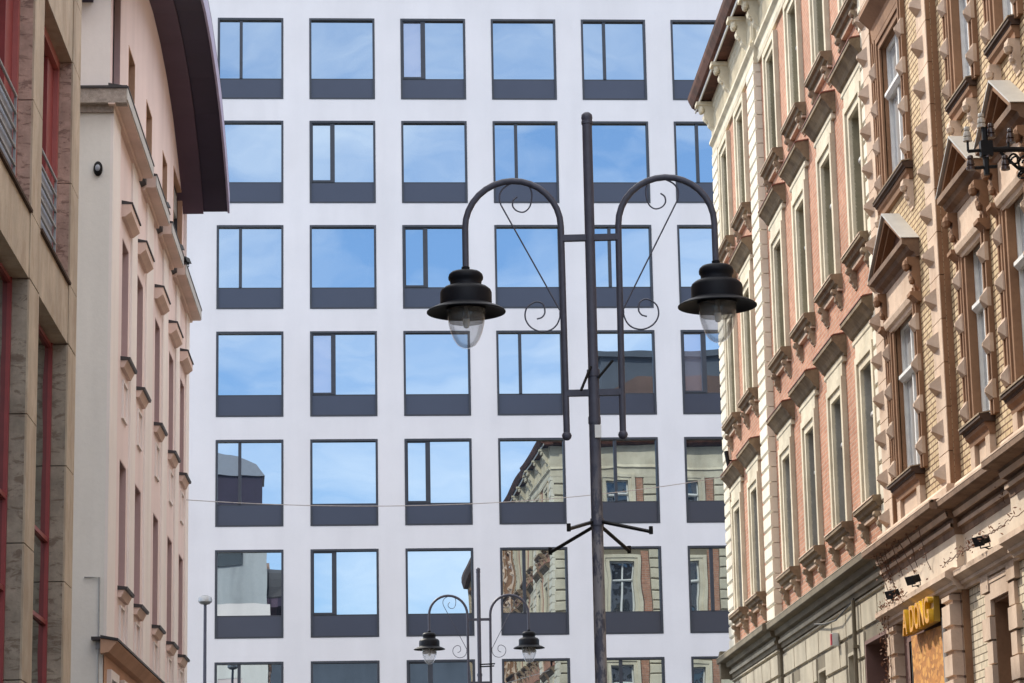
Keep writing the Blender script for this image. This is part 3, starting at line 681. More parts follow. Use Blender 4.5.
for y, hw, P, ph, sh in YW:
    sw = .40 if hw > .6 else .40
    for i, (a, b) in enumerate(YR):
        h = b-a; k = (hw, round(h, 2))
        wn = FY.put('window', kit(('y0',)+k, yl_surround, hw, sw, h), M['sandb'], -y, a, P)
        for s in (-1, 1): obj('studded_strip', kit(('y1',)+k, yl_strip, hw, sw, h), M['sand'], wn, (s*(hw+(sw+.182)/2), 0, 0))
        obj('reveal', kit(('y2',)+k, yl_reveal, hw, h), M['sandb'], wn)
        obj('sash', kit(('y3',)+k, win_sash, h, hw, -.11), M['wsash'], wn)
        obj('pane', kit(('y4',)+k, win_pane, h, hw, -.125), M['curtain'], wn)
        if i == 0:
            t = h+.78
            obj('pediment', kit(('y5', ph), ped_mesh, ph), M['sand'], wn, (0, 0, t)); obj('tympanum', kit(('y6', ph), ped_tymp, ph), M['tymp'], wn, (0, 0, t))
            obj('zinc_cover', kit(('y7', ph), ped_cover, ph), M['zinc'], wn, (0, 0, t)); [obj('console', kit('y8', ped_console), M['sandb'], wn, (s*(ph-.16), 0, t)) for s in (-1, 1)]
            obj('frieze_panel', kit(('y9', ph), ped_panel, ph), M['sand'], wn, (0, 0, t))
            obj('sill', kit(('ya', hw), dk_sill, hw+.15, .20), M['grime'], wn); obj('sill_edge', kit(('ya2', hw), dk_edge, hw+.15, .20), M['brk'], wn); obj('sill_moulding', kit(('yb', hw), dk_lip, hw+.15, .2), M['sandb'], wn)
            obj('apron', kit(('yc', hw), apron, hw+.12), M['sand'], wn, (0, 0, .12))
        else:
            obj('sill', kit(('yd', hw), dk_sill, sh, .16 if hw > .6 else .14), M['grime'], wn); obj('sill_edge', kit(('yd2', hw), dk_edge, sh, .16 if hw > .6 else .14), M['brk'], wn); obj('sill_moulding', kit(('ye', hw), dk_lip, sh, .15), M['sandb'], wn)
            for s in (-1, 1): obj('bracket', kit('yf', round_bracket, .15), M['sand'], wn, (s*(sh-.16), 0, 0))
            obj('hood', kit(('yg', hw), small_hood, hw+.42), M['sandb'], wn, (0, 0, h-.02))
# cornice over the ground floor, base course, fascia, lower band
YC = [(-.1, 6.22), (.04, 6.22), (.05, 6.30), (.09, 6.32), (.09, 6.365), (.05, 6.37), (.05, 6.435), (.13, 6.455), (.15, 6.51), (.16, 6.555), (.33, 6.565), (.36, 6.58), (.36, 6.65), (.33, 6.68), (.08, 6.74), (-.1, 6.74)]
BREAKS = [(-Y0, -33.9, P1+.02), (-33.9, -30.75, 0), (-30.75, -26.2, .10), (-26.2, -YE, 0)]
def runs(prof):
    m = MB()
    for a, b, d in BREAKS: m.prof([(p+d if p > 0 else p, z) for p, z in prof], a, b)
    return m
FY.put('string_cornice', runs(YC), M['sandm'])  # dark colour stands in for soffit shade between the pale fillets
FY.put('cornice_fillet', runs([(.30, 6.652), (.365, 6.652), (.365, 6.672), (.33, 6.69), (.30, 6.69)]), M['sand'])
FY.put('cornice_fillet', runs([(.06, 6.318), (.096, 6.318), (.096, 6.37), (.06, 6.37)]), M['sand'])
FY.put('cornice_fillet', runs([(.12, 6.452), (.137, 6.452), (.157, 6.515), (.12, 6.515)]), M['sand'])
FY.put('base_course', runs([(-.1, 6.742), (.12, 6.742), (.12, 6.86), (.10, 6.90), (-.1, 6.90)]), M['sand'])
FY.put('fascia', runs([(-.1, 5.79), (.03, 5.79), (.03, 6.218), (-.1, 6.218)]), M['fascia'])
FY.put('lower_band', runs([(-.1, 5.50), (.04, 5.50), (.05, 5.54), (.10, 5.56), (.10, 5.60), (.16, 5.64), (.20, 5.66), (.20, 5.73), (.10, 5.785), (-.1, 5.785)]), M['sand'])
yg = [(-37.95, -35.0, .1, 5.2), (-32.55, -31.55, 2.6, 5.2), (-30.1, -29.1, 2.6, 5.2), (-27.6, -26.6, 2.6, 5.2)]
mb = MB(); wall_sheet(mb, -34.3, -YE, -.5, 5.50, -.02, yg[1:]); FY.put('pale_brick_wall', mb, M['pbrick'])
mb = MB(); wall_sheet(mb, -Y0, -34.3, -.5, 5.50, .02, yg[:1]); FY.put('base_wall', mb, M['maroon'])
for a, b in ((-38.9, -38.3), (-34.86, -34.3)):
    mb = MB(); rustic(mb, a, b, .1, 5.5, .33, 2, [], .0, .17, .03, .015); mb.fb(a+.05, b-.05, 0, .12, .1, 5.49); FY.put('door_pilaster', mb, M['sand'])
def gibbs(h):                         # long-and-short blocks round a ground floor window
    m = MB(); z = 0; k = 0
    while z < h+.1:
        for s in (-1, 1): m.fb(s*.5, s*(.5+(.44 if k % 2 else .30)), -.02, .07 if k % 2 else .05, z+.012, z+.288)
        z += .3; k += 1
    m.fb(-.5, .5, -.02, .05, h, h+.2); m.fb(-.8, .8, -.02, .06, h+.205, h+.27)
    return m.mesh('window')
for q in yg[1:]:
    h = q[3]-q[2]; wn = FY.put('window', kit(('gi', h), gibbs, h), M['sand'], (q[0]+q[1])/2, q[2], -.02)
    m = MB(); m.fb(-.5, -.46, -.0, -.5, 0, h); m.fb(.46, .5, -.0, -.5, 0, h); m.fb(-.46, .46, 0, -.5, h-.04, h); obj('reveal', m, M['sandb'], wn)
    obj('pane', kit(('gp', h), win_pane, h, .46, -.42), M['oldglass'], wn)
mb = MB(); q = yg[0]; mb.fb(q[0], q[0]+.08, -.0, -.6, 0, q[3]); mb.fb(q[1]-.08, q[1], 0, -.6, 0, q[3]); mb.fb(q[0]+.08, q[1]-.08, 0, -.6, q[3]-.05, q[3])
dr = FY.put('doorway', mb, M['void']); mb = MB(); mb.fb(q[0]+.08, q[1]-.08, -.55, -.58, 0, q[3]-.05); obj('door', mb, M['void'], dr)
mb = MB(); mb.tube([(-35.06, -.10, .3), (-35.06, -.10, 5.25)], .035); FY.put('conduit', mb, M['zinc'])

# --- on the yellow building
mb = MB(); mb.prism([(-37.2, -.10, 2.6), (-35.1, -.10, 2.6), (-35.1, -.10, 5.16), (-37.36, -.10, 5.22)], (0, .02, 0))
o = FY.put('chipboard_sheet', mb, M['osb']); o.parent = None; o.location = (7.5, 0, 0); tag(o, 'orange chipboard sheet closing the doorway under the yellow letter sign', 'board')
sg = thing('shop_sign', 'yellow sign of raised box letters above the boarded doorway', 'sign', (7.27, 36.02, 5.37), -math.pi/2)
def letter(ch, x, wdt, hgt, d, mat, name, z0, side):
    cu = bpy.data.curves.new('t', 'FONT'); cu.body = ch; cu.size = 1; cu.extrude = .5; cu.offset = .012
    to = bpy.data.objects.new('t', cu); C.objects.link(to); dg = bpy.context.evaluated_depsgraph_get(); dg.update()
    me = bpy.data.meshes.new_from_object(to.evaluated_get(dg)); bpy.data.objects.remove(to); bpy.data.curves.remove(cu)
    xs = [v.co.x for v in me.vertices]; ys = [v.co.y for v in me.vertices]; x0, x1, y0, y1 = min(xs), max(xs), min(ys), max(ys)
    for v in me.vertices:
        a, b, c = v.co; v.co = (x+(a-x0)/(x1-x0)*wdt, -(c+.5)*d, z0+(b-y0)/(y1-y0)*hgt)
    me.materials.clear(); me.name = name
    me.materials.append(mat); me.materials.append(side)
    for p_ in me.polygons: p_.material_index = 0 if p_.normal.y < -.8 or p_.normal.y > .8 else 1
    return obj(name, me, None, sg)
def sbox(*a):
    m = MB(); m.fb(*a); return m
obj('sign_box', sbox(-.97, .97, -.08, .0, -.17, .17), M['yellowd'], sg)
xx = -.95
for ch, wd in (('A', .33), (' ', .14), ('D', .30), ('O', .32), ('N', .31), ('G', .31)):
    if ch != ' ': letter(ch, xx, wd, .36, .07, M['amber'], 'letter', -.18, M['yellow'])
    xx += wd+.035
mb = MB(); 
def spot(name, x, y, z, label, tilt, grp, yaw=0., k=.55):
    t = thing(name, label, 'floodlight', (x, y, z), yaw, grp); t.scale = (k, k, k)
    m = MB(); c_, s_ = math.cos(tilt), math.sin(tilt)
    def rot(p): return (p[0], p[1]*c_-p[2]*s_, p[1]*s_+p[2]*c_)
    m.box(-.16, .16, -.10, .10, .06, .24); m.v = [rot(p) for p in m.v]; obj('housing', m, M['black'], t)
    m = MB(); m.box(-.18, .18, -.13, -.10, .04, .26); m.v = [rot(p) for p in m.v]; obj('hood', m, M['black'], t)
    m = MB(); m.tube([(-.19, 0, .15), (-.19, .02, -.02), (.19, .02, -.02), (.19, 0, .15)], .015, 6); m.tube([(0, .02, -.02), (0, .12, -.06), (0, .22, -.02)], .02, 6); obj('bracket', m, M['black'], t)
    return t
g = 'black floodlights on the shop front ledge'
spot('floodlight', 7.22, 37.5, 5.78, 'black floodlight on the ledge above the first letter of the yellow sign', .35, g, -1.2)
spot('floodlight', 7.22, 35.95, 5.80, 'black floodlight on the ledge above the end of the yellow sign', .35, g, -1.2)
spot('floodlight', 7.30, 31.95, 5.80, 'black floodlight on the ledge above the ground floor window, nearest the photo edge', .35, g, -1.2)
# dry creeper
def creeper(name, label, stems, leafn, loc, spread):
    t = thing(name, label, 'plant', loc)
    pts = []
    for st in stems:
        m = MB()
        P = [Vector(st[0])]; n = max(6, int((Vector(st[1])-P[0]).length/.12))
        for i in range(1, n+1):
            q = Vector(st[0]).lerp(Vector(st[1]), i/n) + Vector((random.uniform(-.02, .0), random.uniform(-spread, spread), random.uniform(-.02, .02))); P.append(q)
        m.tube(P, .006, 5); pts += P; obj('stem', m, M['twig'], t)
    m = MB()
    for i in range(leafn):
        q = random.choice(pts) + Vector((random.uniform(-.09, .01), random.gauss(0, .05), random.gauss(0, .05))); s = random.uniform(.014, .034)
        a = Vector((random.gauss(0, 1), random.gauss(0, 1), random.gauss(0, 1))).normalized(); b = a.orthogonal().normalized()
        m.face([q-a*s, q+b*s*.6, q+a*s, q-b*s*.6])
    obj('leaf', m, M['leafr'], t)['kind'] = 'stuff'
X7 = -.06
st = [((X7-.26, y, 6.60), (X7-.08, y+random.uniform(-.3, .3), random.uniform(5.75, 6.2))) for y in (38.6, 38.3, 37.9, 37.4, 36.9, 36.2, 35.4)]
st += [((X7-.2, 38.7, 5.78), (X7-.2, 36.6, 5.76)), ((X7-.2, 38.7, 5.78), (X7-.15, 38.55, 5.2)), ((X7-.15, 38.75, 5.7), (X7-.17, 38.3, 3.2)), ((X7-.15, 38.45, 5.7), (X7-.17, 38.1, 3.0)), ((X7-.15, 38.6, 5.0), (X7-.17, 38.65, 3.0))]
creeper('dry_creeper', 'dry brown creeper hanging from the cornice and down the pilaster left of the yellow sign', st, 520, (7.5, 0, 0), .03)
st = [((X7-.22, 34.0, 5.82), (X7-.1, 32.3, 5.98)), ((X7-.22, 33.8, 5.82), (X7-.12, 31.0, 5.92)), ((X7-.2, 33, 5.83), (X7-.12, 29.6, 5.95)), ((X7-.05, 31.4, 6.5), (X7-.0, 31.3, 6.25))]
creeper('dry_creeper', 'thin bare creeper trailing along the ledge over the ground floor window', st, 90, (7.5, 0, 0), .025)
# telegraph insulators
ti = thing('insulator_bracket', 'old iron telegraph bracket with white porcelain insulators sticking out from the yellow facade', 'bracket', (7.5, 28.5, 9.9))
mb = MB(); mb.tube([(.1, 0, 0), (-.72, 0, 0)], .032, 8); mb.tube([(-.72, -.0, -.3), (-.72, 0, .28)], .035, 6); mb.box(-.78, -.64, -.05, .05, -.08, .1); obj('arm', mb, M['black'], ti)
mb = MB(); mb.tube([(-.92, 0, -.02), (-.45, 0, .02)], .02, 6); mb.tube([(-.92, 0, -.02), (-.92, 0, .12)], .014, 6); mb.tube([(-.9, .0, -.22), (-.6, .0, -.2)], .02, 6); mb.tube([(-.45, 0, .02), (-.45, 0, .14)], .014, 6); obj('pin_bar', mb, M['black'], ti)
def insul(x, z, mt_):
    m = MB(); m.lathe([(0, .15), (.028, .15), (.034, .135), (.034, .11), (.024, .10), (.038, .09), (.046, .05), (.046, .035), (.034, .03), (.05, .015), (.052, -.02), (.03, -.02), (0, -.02)], (x, 0, z), 16); obj('insulator', m, mt_, ti, sm=True)
for x, z, mt_ in ((-.92, .12, 'porcelain'), (-.75, .28, 'porcelain'), (-.64, .16, 'brownpor'), (-.70, -.08, 'brownpor'), (-.90, -.22, 'brownpor'), (-.42, .10, 'brownpor'), (-.5, -.22, 'brownpor')): insul(x, z, M[mt_])
for cx, cz, rr in ((-.40, -.13, .075), (-.27, -.17, .095), (-.14, -.13, .08), (-.31, -.31, .06), (-.2, -.30, .05)):
    mb = MB(); mb.tube([(cx+rr*(1-.6*k/22)*math.cos(k*.42), -.02+.03*math.sin(k), cz+rr*(1-.6*k/22)*math.sin(k*.42)) for k in range(23)], .013, 6)
    obj('iron_scroll', mb, M['black'], ti)
mb = MB(); mb.tube([(-.55, 0, -.03), (-.36, 0, -.22), (-.02, 0, -.40)], .018, 6); obj('stay', mb, M['black'], ti)
# alarm box, wall camera
t = thing('alarm_box', 'small red and white alarm box on the grey rusticated wall', 'alarm', (7.46, 43.95, 5.72))
mb = MB(); mb.box(-.11, 0, -.07, .08, 0, .22); obj('casing', mb, M['white'], t, bev=.01)
mb = MB(); mb.box(-.125, -.111, -.055, .065, .015, .205); obj('cover', mb, M['alred'], t)
t = thing('wall_camera', 'dark wall camera on the far corner quoins of the brick building', 'camera', (7.34, 56.0, 10.9))
mb = MB(); mb.tube([(.05, 0, 0), (-.12, 0, .02)], .02, 6); obj('bracket', mb, M['black'], t)
mb = MB(); mb.tube([(-.10, .05, .22), (-.06, -.02, -.14), (-.02, -.05, -.30)], .05, 8, .03); obj('body', mb, M['black'], t)
# loose cable on the grey wall
mb = MB(); mb.tube([(7.40, 46.0, 6.30), (7.39, 44.8, 6.18), (7.38, 43.6, 6.12), (7.40, 42.6, 6.22), (7.42, 42.05, 6.3)], .014, 6)
tag(obj('loose_cable', mb, M['cable']), 'black cable sagging under the cornice of the grey rusticated wall', 'cable')

# ------------------------------------------------------------------ pink building (left, far)
pk = thing('pink_building', 'pale pink rendered building with a curved dark purple roof on the left', 'building', (-3.8, 41, 0))
FP = Fac(pk, -3.8, 0, math.pi/2)       # u = y
PA, PZ = 34.7, 48.15
PWU = [36.78, 38.98, 41.92, 44.56, 46.9]; PHW = .44
LO, MI = (5.98, 7.77), (9.22, 10.96)
ph_ = [(y-PHW, y+PHW, *q) for y in PWU for q in (LO, MI)]
SW = [(37.13, 38.06, 12.7, 14.1), (39.9, 40.86, 12.7, 14.13), (42.83, 43.7, 12.7, 14.15), (45.0, 46.9, 12.7, 14.5), (34.95, 35.95, 12.7, 15.4)]
mb = MB(); wall_sheet(mb, PA, PZ, 5.1, 12.5, -.03, ph_); FP.put('street_wall', mb, M['pink'])
mb = MB(); wall_sheet(mb, PA, 47.3, 12.5, 16.3, -.06, SW); FP.put('upper_wall', mb, M['pink'])
mb = MB(); mb.fb(PA+.02, 47.28, -.6, -11, 12.6, 14.0); mb.fb(PA+.02, PZ-.02, -.55, -11, -.5, 12.45); FP.put('core_wall', mb, M['pink'])
# end walls
mb = MB(); mb.face([(-.04, 0, -.5), (-11, 0, -.5), (-11, 0, 12.5), (-.04, 0, 12.5)]); mb.v = [(x, 0, z) for x, y, z in mb.v]
obj('end_wall', mb, M['pwhite'], pk, (0, PA-41, 0))
mb = MB(); mb.face([(-.06, 0, 12.5), (-11, 0, 12.5), (-11, 0, 16.3), (-.06, 0, 16.3)]); obj('upper_end_wall', mb, M['pcream'], pk, (0, PA-41, 0))
FPE = Fac(pk, -3.8, PZ, math.pi)       # far end facing the cross street: u = -(x+3.8)
eh = [(u-.55, u+.55, a, a+1.9) for u in (1.6, 4.4, 7.2) for a in (5.9, 9.1)]
mb = MB(); wall_sheet(mb, 0, 11, -.5, 12.5, 0, eh); FPE.put('end_wall', mb, M['pwhite'])
mb = MB(); mb.face([(0, .85, 12.5), (11, .85, 12.5), (11, .85, 14.3), (0, .85, 14.3)]); FPE.put('upper_end_wall', mb, M['pcream'])
def plain_win(hw, h, d=.25, t=.05):
    m = MB(); m.fb(-hw, -hw+t, -.05, -d, 0, h); m.fb(hw-t, hw, -.05, -d, 0, h); m.fb(-hw+t, hw-t, -.05, -d, 0, t); m.fb(-hw+t, hw-t, -.05, -d, h-t, h); m.fb(-.03, .03, -d+.06, -d, t, h-t); return m.mesh('window')
for q in eh:
    wn = FPE.put('window', kit('plw', plain_win, .55, 1.9), M['dkmetal'], (q[0]+q[1])/2, q[2]); obj('pane', kit('plp', win_pane, 1.9, .5, -.22), M['dkglass'], wn)
mb = MB(); mb.fb(.6, 3, -.02, .9, 8.3, 8.45); FPE.put('balcony_slab', mb, M['dkmetal'])
mb = MB(); mb.box(-11, -.15, 3.0, 6.24, 14.0, 18.6); rb_ = obj('rear_block', mb, M['shade'], pk)
mb = MB(); mb.box(-11, -.20, 3.1, 6.20, 18.604, 20.0); obj('attic', mb, M['purple'], rb_)
mb = MB()
for k in range(8):
    a0, a1 = math.pi*k/8, math.pi*(k+1)/8
    mb.prism([(-5.6+5.5*math.cos(a0), 3.0, 20.004), (-5.6+5.5*math.cos(a0), 3.0, 20.004+1.3*math.sin(a0)), (-5.6+5.5*math.cos(a1), 3.0, 20.004+1.3*math.sin(a1)), (-5.6+5.5*math.cos(a1), 3.0, 20.004)], (0, 3.3, 0))
obj('rear_roof', mb, M['bpanel'], rb_)
mb = MB(); mb.box(-2.6, -1.3, 6.244, 6.30, 15.9, 17.2); obj('rear_window', mb, M['dkglass'], rb_)
mb = MB(); mb.box(-4.4, -2.9, 6.244, 6.9, 14.9, 15.1); obj('rear_balcony', mb, M['dkmetal'], rb_)
# pilaster strips
mb = MB()
for a, b in ((PA, 35.66), (37.45, 38.22), (39.72, 40.8), (42.66, 43.55), (45.24, 45.95), (47.5, PZ)): mb.fb(a, b, -.04, .0, 5.1, 12.5)
FP.put('pilaster_strip', mb, M['pcream'])
def pk_win(hw, h):
    m = MB(); m.fb(-hw, -hw+.02, -.032, -.26, 0, h); m.fb(hw-.02, hw, -.032, -.26, 0, h); m.fb(-hw+.02, hw-.02, -.032, -.26, h-.02, h); m.fb(-hw+.02, hw-.02, -.032, -.26, 0, .02); return m.mesh('window')
def pk_sill(hw):
    m = MB(); m.prof([(-.05, -.16), (.02, -.16), (.07, -.06), (-.05, -.06)], -hw, hw); return m.mesh('sill')
def pk_sillm(hw):
    m = MB(); m.prof([(-.05, -.058), (.10, -.058), (.11, -.02), (-.05, .0)], -hw, hw); return m.mesh('sill_flashing')
def pk_hood(hw):
    m = MB(); m.prof([(-.05, .26), (.02, .26), (.11, .33), (.11, .44), (-.05, .44)], -hw, hw); return m.mesh('hood')
def pk_hoodm(hw):
    m = MB(); m.prof([(-.05, .442), (.13, .442), (.13, .465), (-.05, .50)], -hw-.01, hw+.01); return m.mesh('hood_flashing')
def pk_square(z):
    m = MB(); m.fb(-.3, -.27, -.03, -.0, z, z+.55); m.fb(.27, .3, -.03, 0, z, z+.55); m.fb(-.27, .27, -.03, 0, z+.52, z+.55); m.fb(-.27, .27, -.03, 0, z, z+.03); return m.mesh('square_frame')
for y in PWU:
    for i, q in enumerate((LO, MI)):
        h = q[1]-q[0]; wn = FP.put('window', kit(('pw', i), pk_win, PHW, h), M['pinkd'], y, q[0])
        obj('pane', kit(('pp', i), win_pane, h, PHW-.02, -.235), M['dkglass'], wn)
        obj('sill', kit('psl', pk_sill, .50), M['pledge'], wn); obj('sill_flashing', kit('psf', pk_sillm, .52), M['dkmetal'], wn)
        if i: obj('hood', kit('phd', pk_hood, .62), M['pledge'], wn, (0, 0, h)); obj('hood_flashing', kit('phf', pk_hoodm, .62), M['dkmetal'], wn, (0, 0, h))
        obj('square_frame', kit(('psq', i), pk_square, -.85 if i else -.80), M['pcream'], wn)
for q in SW:
    h = q[3]-q[2]; hw = (q[1]-q[0])/2
    m = MB(); m.fb(-hw, -hw+.03, -.055, -.30, 0, h); m.fb(hw-.03, hw, -.055, -.30, 0, h); m.fb(-hw+.03, hw-.03, -.055, -.30, h-.03, h)
    wn = FP.put('window', m, M['porange'] if q[0] > 36 else M['pinkd'], (q[0]+q[1])/2, q[2])
    m = MB(); t = .06
    for a in (-hw+.03, hw-.03-t): m.fb(a, a+t, -.14, -.25, 0, h-.03)
    m.fb(-hw+.09, hw-.09, -.14, -.25, h-.09, h-.03); obj('frame', m, M['dkmetal'], wn); obj('pane', win_pane(h-.03, hw-.03, -.2), M['dkglass'], wn)
# ledges over the bays
def ledge(u0, u1, end=False):
    m = MB(); m.prof([(-.06, 12.38), (.03, 12.38), (.04, 12.42), (.19, 12.42), (.19, 12.60), (-.06, 12.60)], u0, u1)
    o = FP.put('ledge', m, M['pledge'])
    m = MB(); m.prof([(.192, 12.44), (.205, 12.44), (.205, 12.605), (.192, 12.605)], u0, u1); f_ = obj('ledge_edge', m, M['zinc'], o)
    m = MB(); m.prof([(-.06, 12.607), (.215, 12.607), (.215, 12.63), (-.06, 12.68)], u0-.01, u1+.01); obj('ledge_flashing', m, M['dkmetal'], o)
    return o
lg = ledge(PA-.17, 38.45); ledge(38.95, 41.3); ledge(41.8, 44.15); ledge(44.65, 48.35)
m = MB(); m.box(-5, .19, -.17, .02, 12.40, 12.603); m.box(-5, .0, -.05, .02, 12.30, 12.40); obj('end_ledge', m, M['grave'], pk, (0, PA-41-.002, 0))
m = MB(); m.box(-5, .2, -.19, .02, 12.606, 12.64); obj('end_ledge_flashing', m, M['dkmetal'], pk, (0, PA-41-.002, 0))
for y in (38.73, 41.56, 44.42):
    m = MB(); m.prof([(-.06, 12.40), (.05, 12.46), (.05, 12.60), (-.06, 12.64)], -.24, .24); FP.put('ledge_gutter', m, M['dkmetal'], y)
# lower ledge and ground storey
m = MB(); m.prof([(-.06, 4.88), (.05, 4.9), (.15, 5.02), (.16, 5.04), (-.06, 5.08)], PA-.17, PZ+.1); FP.put('lower_ledge', m, M['porange'])
m = MB(); m.prof([(-.06, 5.083), (.175, 5.045), (.175, 5.075), (-.06, 5.12)], PA-.19, PZ+.1); m.fb(PA-.19, PA, -.18, -.062, 5.06, 5.10); FP.put('lower_ledge_flashing', m, M['dkmetal'])
gh2 = [(y-.4, y+.4, 2.9, 4.6) for y in (35.6, 37.3, 39.0, 41.9, 44.5, 46.9)]
m = MB(); wall_sheet(m, PA, PZ, -.5, 4.88, -.03, gh2); FP.put('ground_storey_wall', m, M['porange'])
for q in gh2:
    m = MB(); h = q[3]-q[2]
    for s in (-1, 1): m.fb(s*.4, s*.52, -.03, .03, -.1, h+.12)
    m.fb(-.4, .4, -.03, .03, h, h+.12); wn = FP.put('window', m, M['pcream'], (q[0]+q[1])/2, q[2]); obj('pane', kit('pgp', win_pane, h, .4, -.1), M['dkglass'], wn)
# barrel roof
AR = [(47.15, 14.2), (46.5, 14.62), (45.7, 15.0), (44.8, 15.36), (43.6, 15.66), (42.2, 15.86), (40.9, 15.93)]
AR = AR + [(81.6-y, z) for y, z in AR[::-1]][1:]
AR = AR[::-1]
def arch(x0, x1, dz0, dz1, z_in0=0, z_in1=0):
    m = MB(); n = len(AR)
    vs = []; 
    for y, z in AR: vs += [(x0, y-41, z+dz0+z_in0), (x1, y-41, z+dz0+z_in1), (x1, y-41, z+dz1), (x0, y-41, z+dz1)]
    fs = [(0, 1, 2, 3), tuple(4*(n-1)+k for k in (3, 2, 1, 0))]
    for i in range(n-1):
        for k in range(4): fs.append((4*i+k, 4*i+(k+1) % 4, 4*i+4+(k+1) % 4, 4*i+4+k))
    m.add(vs, fs); return m
rf = obj('roof', arch(.32, .76, .02, .34), M['purple'], pk, sm=False)
obj('inner_soffit', arch(-.3, .318, -.02, .338), M['purple2'], rf)
obj('fascia', arch(.762, .80, -.01, .36), M['lilac'], rf)
obj('roof_sheet', arch(-11, .80, .362, .40), M['dkmetal'], rf)
m = MB(); pts = [(-.07, y-41, z+.1) for y, z in AR]; m.face([(-.07, AR[0][0]-41, 12.6)] + pts + [(-.07, AR[-1][0]-41, 12.6)]) if False else None
# gable infill between wall top and arch
m = MB()
for (y0_, z0_), (y1_, z1_) in zip(AR, AR[1:]):
    a, b = max(y0_, PA), min(y1_, 47.3)
    if b > a: m.face([(-.062, a-41, 14.0), (-.062, b-41, 14.0), (-.062, b-41, z1_+.1), (-.062, a-41, z0_+.1)])
m = None
m = MB(); m.box(-11, -.3, AR[0][0]-41, AR[-1][0]-41, 13.9, 14.0); obj('attic_floor', m, M['purple'], rf)
# bits fixed to the pink building
g = 'dark floodlights standing on the pink building ledges'
spot('floodlight', -3.66, 41.25, 12.68, 'small dark floodlight on the second stepped pink ledge, first of three along it', -.4, g, 1.2, .5)
spot('floodlight', -3.66, 44.05, 12.68, 'small dark floodlight on the middle of the stepped pink ledges', -.4, g, 1.2, .5)
spot('floodlight', -3.62, 45.1, 12.70, 'small dark floodlight on the last and longest pink ledge', -.4, g, 1.2, .5)
t = thing('bulkhead_lamp', 'small dark oval bulkhead lamp on the off white end wall of the pink building', 'lamp', (-4.0, PA, 11.5))
m = MB(); m.ball((0, -.03, 0), .085, .75, .7, 1.25, 14); obj('casing', m, M['black'], t, sm=True)
m = MB(); m.ball((.0, -.075, 0), .045, .8, .5, 1.1, 12); obj('lens', m, M['bpanel'], t, sm=True)
m = MB(); m.tube([(-.30, -.02, 5.9), (-.10, -.02, 5.9), (-.10, -.02, 2)], .012, 6); m.fb(-.135, -.065, .0, .05, 4.95, 5.05); obj('conduit', m, M['steel'], pk, (0, PA-41, 0))

# ------------------------------------------------------------------ stone building (left, near)
sb = thing('stone_building', 'brown stone clad building with red window frames at the left edge', 'building', (-3.8, 27, 0))
FS = Fac(sb, -3.8, 0, math.pi/2)
PIERS = [30.58+3.3*k for k in range(0, -7, -1)]
PW = .37
def pier(z0, z1, cuts):
    m = MB(); zs = [z0]+[c for c in cuts if z0 < c < z1]+[z1]
    for a, b in zip(zs, zs[1:]): m.fb(-PW+.002, PW, -.02, .0, a+.006, b-.006)
    return m.mesh('pier')
def pier_side(z0, z1, cuts):
    m = MB(); zs = [z0]+[c for c in cuts if z0 < c < z1]+[z1]
    for a, b in zip(zs, zs[1:]): m.fb(-PW, PW-.002, -.021, -.45, a+.006, b-.006)
    return m.mesh('pier_flank')
cuts = [2.55, 3.9, 5.3, 6.65, 8.1, 8.82, 10.05, 11.55, 12.4, 14.8, 16.0]
PS = [pier(-.5, 8.09, cuts), pier(8.09, 18, cuts)]; PG = [pier_side(-.5, 8.09, cuts), pier_side(8.09, 18, cuts)]
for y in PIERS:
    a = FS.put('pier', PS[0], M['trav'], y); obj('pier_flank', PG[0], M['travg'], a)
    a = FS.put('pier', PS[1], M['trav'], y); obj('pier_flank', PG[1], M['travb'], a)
mb = MB(); mb.fb(9, 30.9, -.46, -10, -.5, 18); FS.put('core_wall', mb, M['travg'])
